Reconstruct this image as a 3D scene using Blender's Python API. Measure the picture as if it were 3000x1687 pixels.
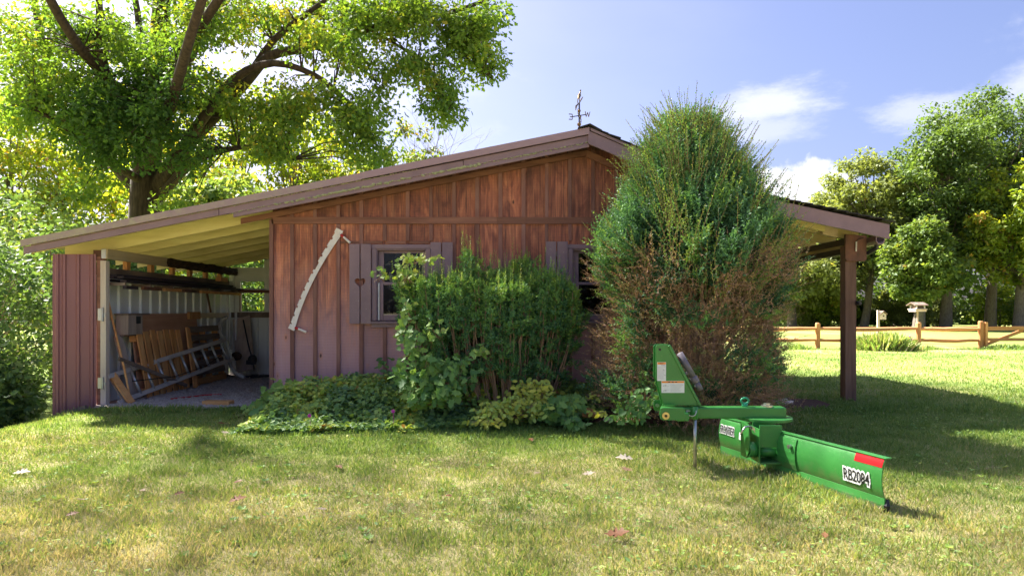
import bpy, math, random
import numpy as np
from mathutils import Vector, Matrix

for o in list(bpy.data.objects):
    bpy.data.objects.remove(o, do_unlink=True)
scene = bpy.context.scene
COL = scene.collection
R = math.radians

# ------------------------------------------------------------------ camera, sky, sun, exposure
CAM_H = 1.26
F_PX = 2000.0                      # focal length in photograph pixels (photograph is 3000 wide)
cam_data = bpy.data.cameras.new('camera')
cam_data.sensor_width = 36.0
cam_data.sensor_fit = 'HORIZONTAL'
cam_data.lens = 24.0
cam_data.shift_y = 0.0222
cam_data.clip_start = 0.05
cam_data.clip_end = 3000.0
cam = bpy.data.objects.new('camera', cam_data)
cam.location = (0, 0, CAM_H)
cam.rotation_euler = (R(90), 0, 0)
COL.objects.link(cam)
scene.camera = cam

SUN_VEC = Vector((-1.7, 1.25, 2.36)).normalized()
SUN_EL = math.asin(SUN_VEC.z)
SUN_ROT = math.atan2(SUN_VEC.x, SUN_VEC.y)

world = bpy.data.worlds.new('World')
scene.world = world
world.use_nodes = True
wn = world.node_tree
wn.nodes.clear()
def wnode(t, **kw):
    n = wn.nodes.new(t)
    for k, v in kw.items():
        setattr(n, k, v)
    return n
w_out = wnode('ShaderNodeOutputWorld')
w_bg = wnode('ShaderNodeBackground')
w_bg.inputs['Strength'].default_value = 0.05
w_sky = wnode('ShaderNodeTexSky', sky_type='NISHITA')
w_sky.sun_disc = False
w_sky.sun_elevation = SUN_EL
w_sky.sun_rotation = SUN_ROT
w_sky.altitude = 100
w_sky.air_density = 1.0
w_sky.dust_density = 4.0
w_sky.ozone_density = 4.0
w_tc = wnode('ShaderNodeTexCoord')
CLOUD_WHITE = (4.9, 4.9, 5.1, 1)
def wmath(op, a, b=None, clamp=False):
    n = wnode('ShaderNodeMath', operation=op)
    n.use_clamp = clamp
    for i, v in enumerate((a, b)):
        if v is None: continue
        if isinstance(v, (int, float)): n.inputs[i].default_value = v
        else: wn.links.new(v, n.inputs[i])
    return n.outputs[0]
def wnoise(scale, detail, rough, stretch=(1, 1, 1), off=(0, 0, 0)):
    m = wnode('ShaderNodeMapping')
    m.inputs['Scale'].default_value = stretch
    m.inputs['Location'].default_value = off
    wn.links.new(w_tc.outputs['Generated'], m.inputs['Vector'])
    n = wnode('ShaderNodeTexNoise')
    n.inputs['Scale'].default_value = scale
    n.inputs['Detail'].default_value = detail
    n.inputs['Roughness'].default_value = rough
    wn.links.new(m.outputs[0], n.inputs['Vector'])
    return n.outputs['Fac']
def wramp(val, lo, hi, top=1.0):
    n = wnode('ShaderNodeMapRange', interpolation_type='SMOOTHSTEP')
    wn.links.new(val, n.inputs['Value'])
    n.inputs['From Min'].default_value = lo
    n.inputs['From Max'].default_value = hi
    n.inputs['To Max'].default_value = top
    return n.outputs[0]
def cloud_at(d, rad, noise_fac, wob, soft, dens):
    """one cloud in direction d (world direction), an ellipsoid of angular radii rad with a noisy edge"""
    v = Vector(d).normalized()
    sub = wnode('ShaderNodeVectorMath', operation='SUBTRACT')
    wn.links.new(w_tc.outputs['Generated'], sub.inputs[0])
    sub.inputs[1].default_value = v
    mul = wnode('ShaderNodeVectorMath', operation='MULTIPLY')
    wn.links.new(sub.outputs[0], mul.inputs[0])
    mul.inputs[1].default_value = (1 / rad[0], 1 / rad[0], 1 / rad[1])
    ln = wnode('ShaderNodeVectorMath', operation='LENGTH')
    wn.links.new(mul.outputs[0], ln.inputs[0])
    dist = wmath('ADD', ln.outputs['Value'], wmath('MULTIPLY', wmath('SUBTRACT', noise_fac, 0.5), wob))
    inv = wmath('SUBTRACT', 1.0, dist)
    return wramp(inv, -soft, soft, dens)
billow = wnoise(22, 6, 0.6)
billow2 = wnoise(11, 7, 0.62, (1, 1, 1.6), (3, 1, 2))
wisp = wnoise(9, 7, 0.68, (1.0, 1.0, 3.2), (1.7, 0.4, 2.2))
veil = wnoise(1.6, 6, 0.55, (1, 1, 2.5), (0.3, 0.1, 5.0))
cover = wramp(veil, 0.48, 0.9, 0.14)
for c in (cloud_at((0.415, 1, 0.150), (0.075, 0.055), billow, 1.7, 0.18, 0.95),
          cloud_at((0.372, 1, 0.305), (0.068, 0.022), wisp, 2.6, 0.60, 0.62),
          cloud_at((0.37, 1, 0.265), (0.06, 0.016), wisp, 2.8, 0.60, 0.4),
          cloud_at((0.84, 1, 0.325), (0.085, 0.034), billow2, 2.0, 0.40, 0.55),
          cloud_at((0.62, 1, 0.29), (0.06, 0.018), wisp, 3.2, 0.6, 0.45),
          cloud_at((-0.55, 1, 0.45), (0.30, 0.18), billow2, 2.0, 0.6, 0.45),
          cloud_at((-1.6, 1, 0.5), (0.5, 0.25), billow2, 2.0, 0.6, 0.6),
          cloud_at((1.7, 0.6, 0.35), (0.4, 0.16), billow2, 2.0, 0.5, 0.7)):
    cover = wmath('MAXIMUM', cover, c)
w_mix = wnode('ShaderNodeMixRGB')
wn.links.new(cover, w_mix.inputs['Fac'])
w_hs = wnode('ShaderNodeMixRGB', blend_type='MULTIPLY')
w_hs.inputs['Fac'].default_value = 1.0
w_hs.inputs['Color2'].default_value = (0.94, 0.84, 0.96, 1)
wn.links.new(w_sky.outputs[0], w_hs.inputs['Color1'])
wn.links.new(w_hs.outputs[0], w_mix.inputs['Color1'])
w_mix.inputs['Color2'].default_value = CLOUD_WHITE
wn.links.new(w_mix.outputs[0], w_bg.inputs['Color'])
wn.links.new(w_bg.outputs[0], w_out.inputs['Surface'])

sun_data = bpy.data.lights.new('sun', 'SUN')
sun_data.energy = 5.0
sun_data.angle = R(1.0)
sun_data.color = (1.0, 0.95, 0.86)
sun = bpy.data.objects.new('sun', sun_data)
sun.rotation_euler = (-SUN_VEC).to_track_quat('-Z', 'Y').to_euler()
sun.location = SUN_VEC * 60
COL.objects.link(sun)

vs = scene.view_settings
vs.view_transform = 'Standard'
vs.look = 'None'
vs.exposure = 2.4
vs.gamma = 1.0
vs.use_curve_mapping = False
scene.cycles.max_bounces = 8
scene.cycles.diffuse_bounces = 4
scene.cycles.transparent_max_bounces = 8
scene.cycles.use_denoising = True

# ------------------------------------------------------------------ helpers
def at(px, py, Y):
    """a photograph pixel at distance Y from the camera, as a point in the place"""
    return Vector(((px - 1500.0) / F_PX * Y, Y, CAM_H - (py - 910.0) / F_PX * Y))

def tag(o, label=None, cat=None, group=None, kind=None):
    if label: o['label'] = label
    if cat: o['category'] = cat
    if group: o['group'] = group
    if kind: o['kind'] = kind
    return o

def empty(name, loc=(0, 0, 0), label=None, cat=None, group=None, parent=None):
    o = bpy.data.objects.new(name, None)
    o.location = loc
    o.empty_display_size = 0.1
    COL.objects.link(o)
    if parent: o.parent = parent
    return tag(o, label, cat, group)

def link(name, me, mat, parent=None, loc=(0, 0, 0)):
    if mat is not None and len(me.materials) == 0: me.materials.append(mat)
    o = bpy.data.objects.new(name, me)
    COL.objects.link(o)
    o.location = loc
    if parent is not None:
        o.parent = parent
        if loc == (0, 0, 0):
            # geometry is written in world coordinates: cancel the offsets of the parents
            off = Vector((0, 0, 0)); p = parent
            while p is not None:
                off += p.location; p = p.parent
            o.location = -off
    return o

class MB:
    """collects boxes, bars, tubes and prisms, in world coordinates, into ONE mesh"""
    def __init__(s): s.v, s.f = [], []
    def add(s, vs_, fs_):
        b = len(s.v)
        s.v += [tuple(v) for v in vs_]
        s.f += [tuple(i + b for i in f) for f in fs_]
        return s
    def box(s, x0, x1, y0, y1, z0, z1):
        return s.add([(x0,y0,z0),(x1,y0,z0),(x1,y1,z0),(x0,y1,z0),(x0,y0,z1),(x1,y0,z1),(x1,y1,z1),(x0,y1,z1)],
                     [(0,3,2,1),(4,5,6,7),(0,1,5,4),(1,2,6,5),(2,3,7,6),(3,0,4,7)])
    def bar(s, p0, p1, w, h, up=(0, 0, 1)):
        """a rectangular bar from p0 to p1; h is its size along up, w across"""
        p0, p1 = Vector(p0), Vector(p1)
        d = (p1 - p0).normalized()
        u = Vector(up); u = (u - d * u.dot(d)).normalized()
        a = d.cross(u) * (w / 2); u = u * (h / 2)
        vs_ = [p0-a-u, p0+a-u, p0+a+u, p0-a+u, p1-a-u, p1+a-u, p1+a+u, p1-a+u]
        return s.add(vs_, [(0,3,2,1),(4,5,6,7),(0,1,5,4),(1,2,6,5),(2,3,7,6),(3,0,4,7)])
    def tube(s, pts, rad, n=8, cap=True):
        pts = [Vector(p) for p in pts]
        if not hasattr(rad, '__len__'): rad = [rad] * len(pts)
        d0 = (pts[1] - pts[0]).normalized()
        ref = Vector((0, 0, 1)) if abs(d0.z) < 0.9 else Vector((1, 0, 0))
        vs_, fs_ = [], []
        for i, p in enumerate(pts):
            d = (pts[min(i + 1, len(pts) - 1)] - pts[max(i - 1, 0)]).normalized()
            a = (ref - d * ref.dot(d)).normalized(); b = d.cross(a); ref = a
            for k in range(n):
                t = 2 * math.pi * k / n
                vs_.append(p + (a * math.cos(t) + b * math.sin(t)) * rad[i])
        for i in range(len(pts) - 1):
            for k in range(n):
                k2 = (k + 1) % n
                fs_.append((i*n+k, i*n+k2, (i+1)*n+k2, (i+1)*n+k))
        if cap:
            fs_.append(tuple(range(n - 1, -1, -1)))
            fs_.append(tuple((len(pts) - 1) * n + k for k in range(n)))
        return s.add(vs_, fs_)
    def prism(s, poly, fn, t0, t1):
        """a polygon in (a, b), mapped by fn(a, b, t), between t0 and t1"""
        n = len(poly)
        vs_ = [fn(a, b, t0) for a, b in poly] + [fn(a, b, t1) for a, b in poly]
        fs_ = [tuple(range(n)), tuple(range(2 * n - 1, n - 1, -1))]
        fs_ += [(i, i + n, (i + 1) % n + n, (i + 1) % n) for i in range(n)]
        return s.add(vs_, fs_)
    def sphere(s, c, r, n=10, m=6, sc=(1, 1, 1)):
        c = Vector(c); vs_ = []; fs_ = []
        for j in range(m + 1):
            th = math.pi * j / m
            for k in range(n):
                ph = 2 * math.pi * k / n
                vs_.append(c + Vector((math.sin(th)*math.cos(ph)*sc[0], math.sin(th)*math.sin(ph)*sc[1], math.cos(th)*sc[2])) * r)
        for j in range(m):
            for k in range(n):
                fs_.append((j*n+k, (j+1)*n+k, (j+1)*n+(k+1) % n, j*n+(k+1) % n))
        return s.add(vs_, fs_)
    def build(s, name, mat, parent=None, smooth=False, bevel=0.0):
        me = bpy.data.meshes.new(name)
        me.from_pydata(s.v, [], s.f)
        me.update()
        if smooth: me.shade_smooth()
        o = link(name, me, mat, parent)
        if bevel:
            m = o.modifiers.new('bevel', 'BEVEL'); m.width = bevel; m.segments = 2; m.limit_method = 'ANGLE'
        return o

def np_mesh(name, verts, tris, tint=None, smooth=False):
    """verts (n,3) and triangles (m,3) as a mesh, tint (n,) as a point attribute"""
    me = bpy.data.meshes.new(name)
    verts = np.ascontiguousarray(verts, dtype=np.float32); tris = np.ascontiguousarray(tris, dtype=np.int32)
    me.vertices.add(len(verts)); me.vertices.foreach_set('co', verts.ravel())
    me.loops.add(tris.size); me.loops.foreach_set('vertex_index', tris.ravel())
    me.polygons.add(len(tris)); me.polygons.foreach_set('loop_start', np.arange(0, tris.size, 3, dtype=np.int32))
    if smooth: me.polygons.foreach_set('use_smooth', np.ones(len(tris), dtype=bool))
    if tint is not None:
        a = me.attributes.new('tint', 'FLOAT', 'POINT')
        a.data.foreach_set('value', np.ascontiguousarray(tint, dtype=np.float32))
    me.update(calc_edges=True)
    me.validate()
    return me

def unit(a):
    return a / np.maximum(np.linalg.norm(a, axis=1, keepdims=True), 1e-9)

def leaves(tv, tf, pos, du, nr, size, tint):
    """copies of a leaf template (tv: along, across, normal) at pos, along du, facing nr"""
    tv = np.asarray(tv, float); tf = np.asarray(tf, int)
    U = unit(du); W = unit(nr - U * np.sum(nr * U, 1, keepdims=True)); V = np.cross(W, U)
    size = np.broadcast_to(np.asarray(size, float), (len(pos),))
    P = pos[:, None, :] + size[:, None, None] * (tv[None, :, 0:1] * U[:, None] + tv[None, :, 1:2] * V[:, None] + tv[None, :, 2:3] * W[:, None])
    F = tf[None] + (np.arange(len(pos)) * len(tv))[:, None, None]
    return P.reshape(-1, 3), F.reshape(-1, 3), np.repeat(np.broadcast_to(tint, (len(pos),)), len(tv))

def join(parts):
    V, Fs, T, b = [], [], [], 0
    for v, f, t in parts:
        V.append(v); Fs.append(f + b); T.append(t); b += len(v)
    return np.concatenate(V), np.concatenate(Fs), np.concatenate(T)

def fan(outline, lift=0.0):
    """leaf template from an outline (along, across): a fan round a midrib point"""
    n = len(outline)
    c = [sum(p[0] for p in outline) / n, 0, -lift]
    tv = [c] + [[a, b, lift * abs(b) * 2] for a, b in outline]
    return tv, [[0, i + 1, (i + 1) % n + 1] for i in range(n)]

L_RHOMB = ([[0,0,0],[.45,-.3,.06],[1,0,-.08],[.45,.3,.06]], [[0,1,2],[0,2,3]])
L_OAK = fan([(0,0),(.30,.25),(.42,.13),(.64,.30),(1,.0),(.64,-.30),(.42,-.13),(.30,-.25)], .05)
L_MAPLE = fan([(0,0),(-.10,.30),(.18,.24),(.30,.52),(.46,.24),(.66,.30),(1,0),(.66,-.30),(.46,-.24),(.30,-.52),(.18,-.24),(-.10,-.30)], .06)
L_OVAL = fan([(0,0),(.22,.22),(.55,.28),(.85,.14),(1,0),(.85,-.14),(.55,-.28),(.22,-.22)], .05)
L_NEEDLE = ([[0,-.13,0],[0,.13,0],[1,0,0]], [[0,1,2]])
L_BLADE = ([[0,-.5,0],[0,.5,0],[.58,.34,.11],[1,-.05,.38]], [[0,1,2],[0,2,3]])

def vnoise(x, y, scale, seed):
    """value noise in [0,1] on a lattice"""
    rs = np.random.RandomState(seed); G = rs.rand(64, 64)
    x = np.asarray(x, float) / scale + 1000; y = np.asarray(y, float) / scale + 1000
    xi = np.floor(x).astype(int); yi = np.floor(y).astype(int)
    fx = x - xi; fy = y - yi; fx = fx*fx*(3-2*fx); fy = fy*fy*(3-2*fy)
    g = lambda a, b: G[a % 64, b % 64]
    return (g(xi,yi)*(1-fx)+g(xi+1,yi)*fx)*(1-fy)+(g(xi,yi+1)*(1-fx)+g(xi+1,yi+1)*fx)*fy

# ------------------------------------------------------------------ materials
def new_mat(name):
    m = bpy.data.materials.new(name); m.use_nodes = True
    nt = m.node_tree; b = nt.nodes['Principled BSDF']
    return m, nt, b
def setin(b, **kw):
    for k, v in kw.items():
        k = k.replace('_', ' ')
        if k in b.inputs: b.inputs[k].default_value = v
def ramp(nt, fac, stops):
    r = nt.nodes.new('ShaderNodeValToRGB')
    while len(r.color_ramp.elements) < len(stops): r.color_ramp.elements.new(0.5)
    for e, (p, c) in zip(r.color_ramp.elements, stops):
        e.position = p; e.color = (*c, 1)
    nt.links.new(fac, r.inputs['Fac'])
    return r.outputs['Color']
def noise(nt, vec, scale, detail=4, rough=.55, dist=0.0):
    n = nt.nodes.new('ShaderNodeTexNoise')
    n.inputs['Scale'].default_value = scale; n.inputs['Detail'].default_value = detail
    n.inputs['Roughness'].default_value = rough; n.inputs['Distortion'].default_value = dist
    if vec is not None: nt.links.new(vec, n.inputs['Vector'])
    return n.outputs['Fac']
def position(nt, stretch=(1, 1, 1), per_object=0.0):
    g = nt.nodes.new('ShaderNodeNewGeometry')
    out = g.outputs['Position']
    if per_object:
        oi = nt.nodes.new('ShaderNodeObjectInfo')
        mu = nt.nodes.new('ShaderNodeMath'); mu.operation = 'MULTIPLY'; mu.inputs[1].default_value = per_object
        nt.links.new(oi.outputs['Random'], mu.inputs[0])
        ad = nt.nodes.new('ShaderNodeVectorMath'); ad.operation = 'ADD'
        nt.links.new(out, ad.inputs[0]); nt.links.new(mu.outputs[0], ad.inputs[1])
        out = ad.outputs[0]
    mp = nt.nodes.new('ShaderNodeMapping'); mp.inputs['Scale'].default_value = stretch
    nt.links.new(out, mp.inputs['Vector'])
    return mp.outputs[0]
def mixc(nt, fac, a, b, mode='MIX'):
    m = nt.nodes.new('ShaderNodeMixRGB'); m.blend_type = mode
    for i, v in zip(('Fac', 'Color1', 'Color2'), (fac, a, b)):
        if isinstance(v, (int, float)): m.inputs[i].default_value = v
        elif isinstance(v, tuple): m.inputs[i].default_value = (*v, 1)
        else: nt.links.new(v, m.inputs[i])
    return m.outputs[0]
def maprange(nt, v, a, b, c=0.0, d=1.0):
    n = nt.nodes.new('ShaderNodeMapRange'); n.clamp = True
    nt.links.new(v, n.inputs['Value'])
    for k, x in zip(('From Min', 'From Max', 'To Min', 'To Max'), (a, b, c, d)): n.inputs[k].default_value = x
    return n.outputs[0]
def bump(nt, b, h, strength=.3, dist=.01):
    n = nt.nodes.new('ShaderNodeBump'); n.inputs['Strength'].default_value = strength; n.inputs['Distance'].default_value = dist
    nt.links.new(h, n.inputs['Height']); nt.links.new(n.outputs[0], b.inputs['Normal'])

def plain(name, c1, c2=None, scale=6, rough=.6, metal=0.0, stretch=(1, 1, 1), bmp=.15, spec=.4, per_object=7.0, lo=.3, hi=.7):
    m, nt, b = new_mat(name)
    p = position(nt, stretch, per_object)
    n = noise(nt, p, scale, 6, .6)
    c2 = c2 or tuple(x * .75 for x in c1)
    nt.links.new(ramp(nt, n, [(lo, c1), (hi, c2)]), b.inputs['Base Color'])
    setin(b, Roughness=rough, Metallic=metal, Specular_IOR_Level=spec)
    if bmp: bump(nt, b, n, bmp)
    return m

def wood(name, cols, axis='z', scale=1.0, rough=.75, per_object=9.0, bmp=.35, grain=1.0):
    """sawn timber: streaks along an axis, rings and darker stains; cols dark to light"""
    m, nt, b = new_mat(name)
    st = {'z': (22, 22, 1.1), 'x': (1.1, 22, 22), 'y': (22, 1.1, 22)}[axis]
    p = position(nt, tuple(s * scale for s in st), per_object)
    g1 = noise(nt, p, 1.0, 7, .65, .6)
    st2 = {'z': (3.5, 3.5, .9), 'x': (.9, 3.5, 3.5), 'y': (3.5, .9, 3.5)}[axis]
    g2 = noise(nt, position(nt, st2, per_object), 1.0, 4, .6, 1.2)
    f = nt.nodes.new('ShaderNodeMath'); f.operation = 'MULTIPLY_ADD'
    nt.links.new(g1, f.inputs[0]); f.inputs[1].default_value = .55 * grain
    h = nt.nodes.new('ShaderNodeMath'); h.operation = 'MULTIPLY'; nt.links.new(g2, h.inputs[0]); h.inputs[1].default_value = .6
    nt.links.new(h.outputs[0], f.inputs[2])
    n = len(cols)
    col = ramp(nt, f.outputs[0], [(.32 + .42 * i / (n - 1), c) for i, c in enumerate(cols)])
    oi = nt.nodes.new('ShaderNodeObjectInfo')
    val = maprange(nt, oi.outputs['Random'], 0, 1, .78, 1.18)
    cc = nt.nodes.new('ShaderNodeCombineColor')
    for i in range(3): nt.links.new(val, cc.inputs[i])
    nt.links.new(mixc(nt, 1.0, col, cc.outputs[0], 'MULTIPLY'), b.inputs['Base Color'])
    setin(b, Roughness=rough, Specular_IOR_Level=.3)
    bump(nt, b, g1, bmp, .006)
    return m

def leafmat(name, stops, transl=.4, rough=.55, tcol=(1.25, 1.2, .5), spec=.35):
    m, nt, b = new_mat(name)
    a = nt.nodes.new('ShaderNodeAttribute'); a.attribute_name = 'tint'
    col = ramp(nt, a.outputs['Fac'], stops)
    nt.links.new(col, b.inputs['Base Color'])
    setin(b, Roughness=rough, Specular_IOR_Level=spec)
    t = nt.nodes.new('ShaderNodeBsdfTranslucent')
    nt.links.new(mixc(nt, 1.0, col, tcol, 'MULTIPLY'), t.inputs['Color'])
    mx = nt.nodes.new('ShaderNodeMixShader'); mx.inputs[0].default_value = transl
    nt.links.new(b.outputs[0], mx.inputs[1]); nt.links.new(t.outputs[0], mx.inputs[2])
    nt.links.new(mx.outputs[0], nt.nodes['Material Output'].inputs['Surface'])
    return m

M = {}
# the barn's stained boards: reddish stain, dark streaks, saw marks; the stain has faded to mauve towards the ground
def barn_board():
    m, nt, b = new_mat('stained_board')
    g1 = noise(nt, position(nt, (48, 48, 1.3), 11.0), 1.0, 8, .7, .6)
    g2 = noise(nt, position(nt, (5, 5, 1.6), 11.0), 1.0, 5, .6, 1.6)
    col = ramp(nt, g2, [(.30, (.20, .064, .042)), (.43, (.40, .130, .074)), (.56, (.56, .200, .105)), (.74, (.70, .300, .155))])
    col = mixc(nt, maprange(nt, g1, .42, .66, 0, .85), col, (.085, .036, .032))
    g = nt.nodes.new('ShaderNodeNewGeometry'); sx = nt.nodes.new('ShaderNodeSeparateXYZ')
    nt.links.new(g.outputs['Position'], sx.inputs[0])
    n3 = noise(nt, position(nt, (3, 3, 1.4), 5.0), 1.0, 5, .6)
    ad = nt.nodes.new('ShaderNodeMath'); ad.operation = 'MULTIPLY_ADD'
    nt.links.new(n3, ad.inputs[0]); ad.inputs[1].default_value = 1.3; nt.links.new(sx.outputs['Z'], ad.inputs[2])
    fade = maprange(nt, ad.outputs[0], 1.35, 2.6, .88, 0)
    mauve = mixc(nt, g1, (.34, .175, .190), (.58, .36, .375))
    col = mixc(nt, fade, col, mauve)
    vo = nt.nodes.new('ShaderNodeTexVoronoi'); vo.inputs['Scale'].default_value = 1.0
    nt.links.new(position(nt, (5.5, .2, 2.6), 13.0), vo.inputs['Vector'])
    rings = noise(nt, position(nt, (60, 60, 20), 3.0), 1.0, 3, .6)
    kd = nt.nodes.new('ShaderNodeMath'); kd.operation = 'MULTIPLY_ADD'; nt.links.new(rings, kd.inputs[0]); kd.inputs[1].default_value = .05; nt.links.new(vo.outputs['Distance'], kd.inputs[2])
    col = mixc(nt, maprange(nt, kd.outputs[0], .22, .10, 0, .45), col, (.52, .20, .095))
    col = mixc(nt, maprange(nt, kd.outputs[0], .11, .07, 0, .9), col, (.045, .018, .014))
    # dark water stains under the eaves, running down in tongues
    tong = noise(nt, position(nt, (7, 7, .8), 21.0), 1.0, 5, .6)
    st = nt.nodes.new('ShaderNodeMath'); st.operation = 'MULTIPLY_ADD'; nt.links.new(sx.outputs['X'], st.inputs[0]); st.inputs[1].default_value = -.1975; nt.links.new(sx.outputs['Z'], st.inputs[2])
    s2 = nt.nodes.new('ShaderNodeMath'); s2.operation = 'MULTIPLY_ADD'; nt.links.new(tong, s2.inputs[0]); s2.inputs[1].default_value = .95; nt.links.new(st.outputs[0], s2.inputs[2])
    col = mixc(nt, maprange(nt, s2.outputs[0], 3.42, 3.75, 0, .75), col, (.050, .026, .024))
    # band-saw marks: fine slanting ridges
    wv = nt.nodes.new('ShaderNodeTexWave'); wv.wave_type = 'BANDS'; wv.bands_direction = 'Z'
    wv.inputs['Scale'].default_value = 16; wv.inputs['Distortion'].default_value = 2.5; wv.inputs['Detail'].default_value = 2
    nt.links.new(position(nt, (.35, 1, 1), 3.0), wv.inputs['Vector'])
    col = mixc(nt, maprange(nt, wv.outputs['Fac'], 0, 1, 0, .16), col, (.05, .02, .02))
    oi = nt.nodes.new('ShaderNodeObjectInfo')
    val = maprange(nt, oi.outputs['Random'], 0, 1, .75, 1.3)
    cc = nt.nodes.new('ShaderNodeCombineColor')
    for i in range(3): nt.links.new(val, cc.inputs[i])
    col = mixc(nt, 1.0, col, cc.outputs[0], 'MULTIPLY')
    nt.links.new(col, b.inputs['Base Color'])
    setin(b, Roughness=.62, Specular_IOR_Level=.4)
    mx = nt.nodes.new('ShaderNodeMath'); mx.operation = 'ADD'
    nt.links.new(g1, mx.inputs[0]); nt.links.new(wv.outputs['Fac'], mx.inputs[1])
    bump(nt, b, mx.outputs[0], .3, .004)
    return m
M['board'] = barn_board()
M['batten'] = wood('stained_batten', [(.11, .050, .042), (.23, .105, .085), (.33, .17, .14)], 'z')
M['band'] = wood('stained_band', [(.09, .042, .032), (.20, .088, .062), (.31, .145, .10)], 'x')
def trim_paint():
    """mauve-brown house paint with chips and lichen flecks"""
    m, nt, b = new_mat('mauve_paint')
    n = noise(nt, position(nt, (2, 2, 2), 4.0), 2.0, 6, .6)
    col = ramp(nt, n, [(.3, (.225, .145, .170)), (.7, (.29, .190, .215))])
    n2 = noise(nt, position(nt, (1, 1, 1)), 38.0, 3, .6)
    col = mixc(nt, maprange(nt, n2, .69, .73), col, (.42, .36, .32))
    nt.links.new(col, b.inputs['Base Color'])
    setin(b, Roughness=.5, Specular_IOR_Level=.4)
    bump(nt, b, n, .1)
    return m
M['trim'] = trim_paint()
def roof_metal():
    """mauve rake flashing, mossy towards the low eave"""
    m, nt, b = new_mat('mossy_flashing')
    g = nt.nodes.new('ShaderNodeNewGeometry'); sx = nt.nodes.new('ShaderNodeSeparateXYZ')
    nt.links.new(g.outputs['Position'], sx.inputs[0])
    n = noise(nt, position(nt), 9.0, 7, .7)
    big = noise(nt, position(nt), 1.1, 3, .5)
    ad = nt.nodes.new('ShaderNodeMath'); ad.operation = 'MULTIPLY_ADD'
    nt.links.new(big, ad.inputs[0]); ad.inputs[1].default_value = 4.0; nt.links.new(sx.outputs['X'], ad.inputs[2])
    moss = maprange(nt, ad.outputs[0], -3.6, .4, .85, .0)
    ml = nt.nodes.new('ShaderNodeMath'); ml.operation = 'MULTIPLY'
    nt.links.new(moss, ml.inputs[0]); nt.links.new(maprange(nt, n, .38, .62, .25, 1), ml.inputs[1])
    col = mixc(nt, ml.outputs[0], (.34, .225, .26), mixc(nt, n, (.28, .25, .13), (.48, .43, .30)))
    nt.links.new(col, b.inputs['Base Color'])
    setin(b, Roughness=.6)
    bump(nt, b, n, .4, .004)
    return m
M['flash'] = roof_metal()
M['lichen'] = plain('lichen', (.42, .42, .26), (.25, .26, .13), 30, .95, bmp=.6)
M['soffit'] = wood('cream_rafter', [(.46, .38, .15), (.66, .56, .26), (.74, .65, .34)], 'x', .5, per_object=3)
M['deck'] = wood('roof_sheathing', [(.30, .27, .10), (.40, .36, .14), (.46, .41, .18)], 'y', .4)
M['soffit_y'] = wood('cream_plank', [(.30, .24, .09), (.46, .39, .17), (.56, .48, .23)], 'y', .5)
M['beam'] = wood('grey_beam', [(.42, .32, .20), (.60, .47, .31), (.68, .56, .39)], 'y', .7)
M['bark_beam'] = plain('bark_edge', (.10, .055, .03), (.025, .015, .012), 18, .95, stretch=(1, .35, 1), bmp=.9)
M['shingle'] = plain('shingle', (.060, .055, .055), (.025, .024, .026), 25, .95, bmp=.5)
M['post'] = wood('brown_post', [(.09, .050, .036), (.20, .11, .078), (.30, .18, .13)], 'z')
M['darkbeam'] = wood('dark_beam', [(.020, .014, .012), (.045, .030, .024), (.075, .050, .038)], 'y')
M['gusset'] = plain('gusset_plate', (.24, .095, .055), (.060, .030, .020), 6, .6, stretch=(1, 1, .6), bmp=.3)
M['whitepost'] = wood('weathered_white_post', [(.42, .33, .28), (.60, .49, .42), (.68, .58, .51)], 'z', .6)
M['galv'] = plain('galvanised_steel', (.55, .56, .58), (.42, .43, .45), 12, .38, .85, bmp=.05)
M['sheet_in'] = plain('pale_sheet_metal', (.78, .79, .78), (.68, .69, .69), 2, .5, .1, stretch=(1, 1, .3), bmp=.03)
M['redsheet'] = plain('brown_sheet_metal', (.33, .145, .145), (.27, .115, .125), 1.5, .42, .15, stretch=(1, 1, .4), bmp=.03)
M['gravel'] = plain('gravel_fines', (.50, .40, .36), (.26, .20, .18), 60, .95, bmp=.8)
M['stone_chip'] = plain('gravel_chip', (.58, .50, .47), (.30, .25, .23), 9, .9)
M['soil'] = plain('brown_mulch', (.13, .062, .038), (.055, .028, .018), 35, .98, bmp=.9)
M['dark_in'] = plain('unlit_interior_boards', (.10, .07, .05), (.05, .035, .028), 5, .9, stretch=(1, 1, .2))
def glass():
    m, nt, b = new_mat('window_glass')
    nt.nodes.remove(b)
    fr = nt.nodes.new('ShaderNodeFresnel'); fr.inputs['IOR'].default_value = 1.36
    gl = nt.nodes.new('ShaderNodeBsdfGlossy'); gl.inputs['Roughness'].default_value = .03
    tr = nt.nodes.new('ShaderNodeBsdfTransparent'); tr.inputs['Color'].default_value = (.88, .9, .9, 1)
    df = nt.nodes.new('ShaderNodeBsdfDiffuse'); df.inputs['Color'].default_value = (.45, .45, .42, 1)
    a = nt.nodes.new('ShaderNodeMixShader'); nt.links.new(fr.outputs[0], a.inputs[0])
    nt.links.new(tr.outputs[0], a.inputs[1]); nt.links.new(gl.outputs[0], a.inputs[2])
    d = nt.nodes.new('ShaderNodeMixShader')
    nt.links.new(maprange(nt, noise(nt, position(nt), 14, 6, .7), .5, .8, .0, .14), d.inputs[0])
    nt.links.new(a.outputs[0], d.inputs[1]); nt.links.new(df.outputs[0], d.inputs[2])
    nt.links.new(d.outputs[0], nt.nodes['Material Output'].inputs['Surface'])
    return m
M['glass'] = glass()
M['white'] = plain('white_paint', (.78, .77, .76), (.62, .60, .60), 20, .5, bmp=.05)
M['saw'] = plain('white_saw_paint', (.86, .80, .76), (.74, .67, .63), 18, .5, bmp=.08)
M['red'] = plain('red_paint', (.55, .03, .03), (.42, .02, .025), 9, .45, bmp=.02)
M['iron'] = plain('aged_iron', (.085, .065, .050), (.035, .028, .024), 20, .6, .6)
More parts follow.
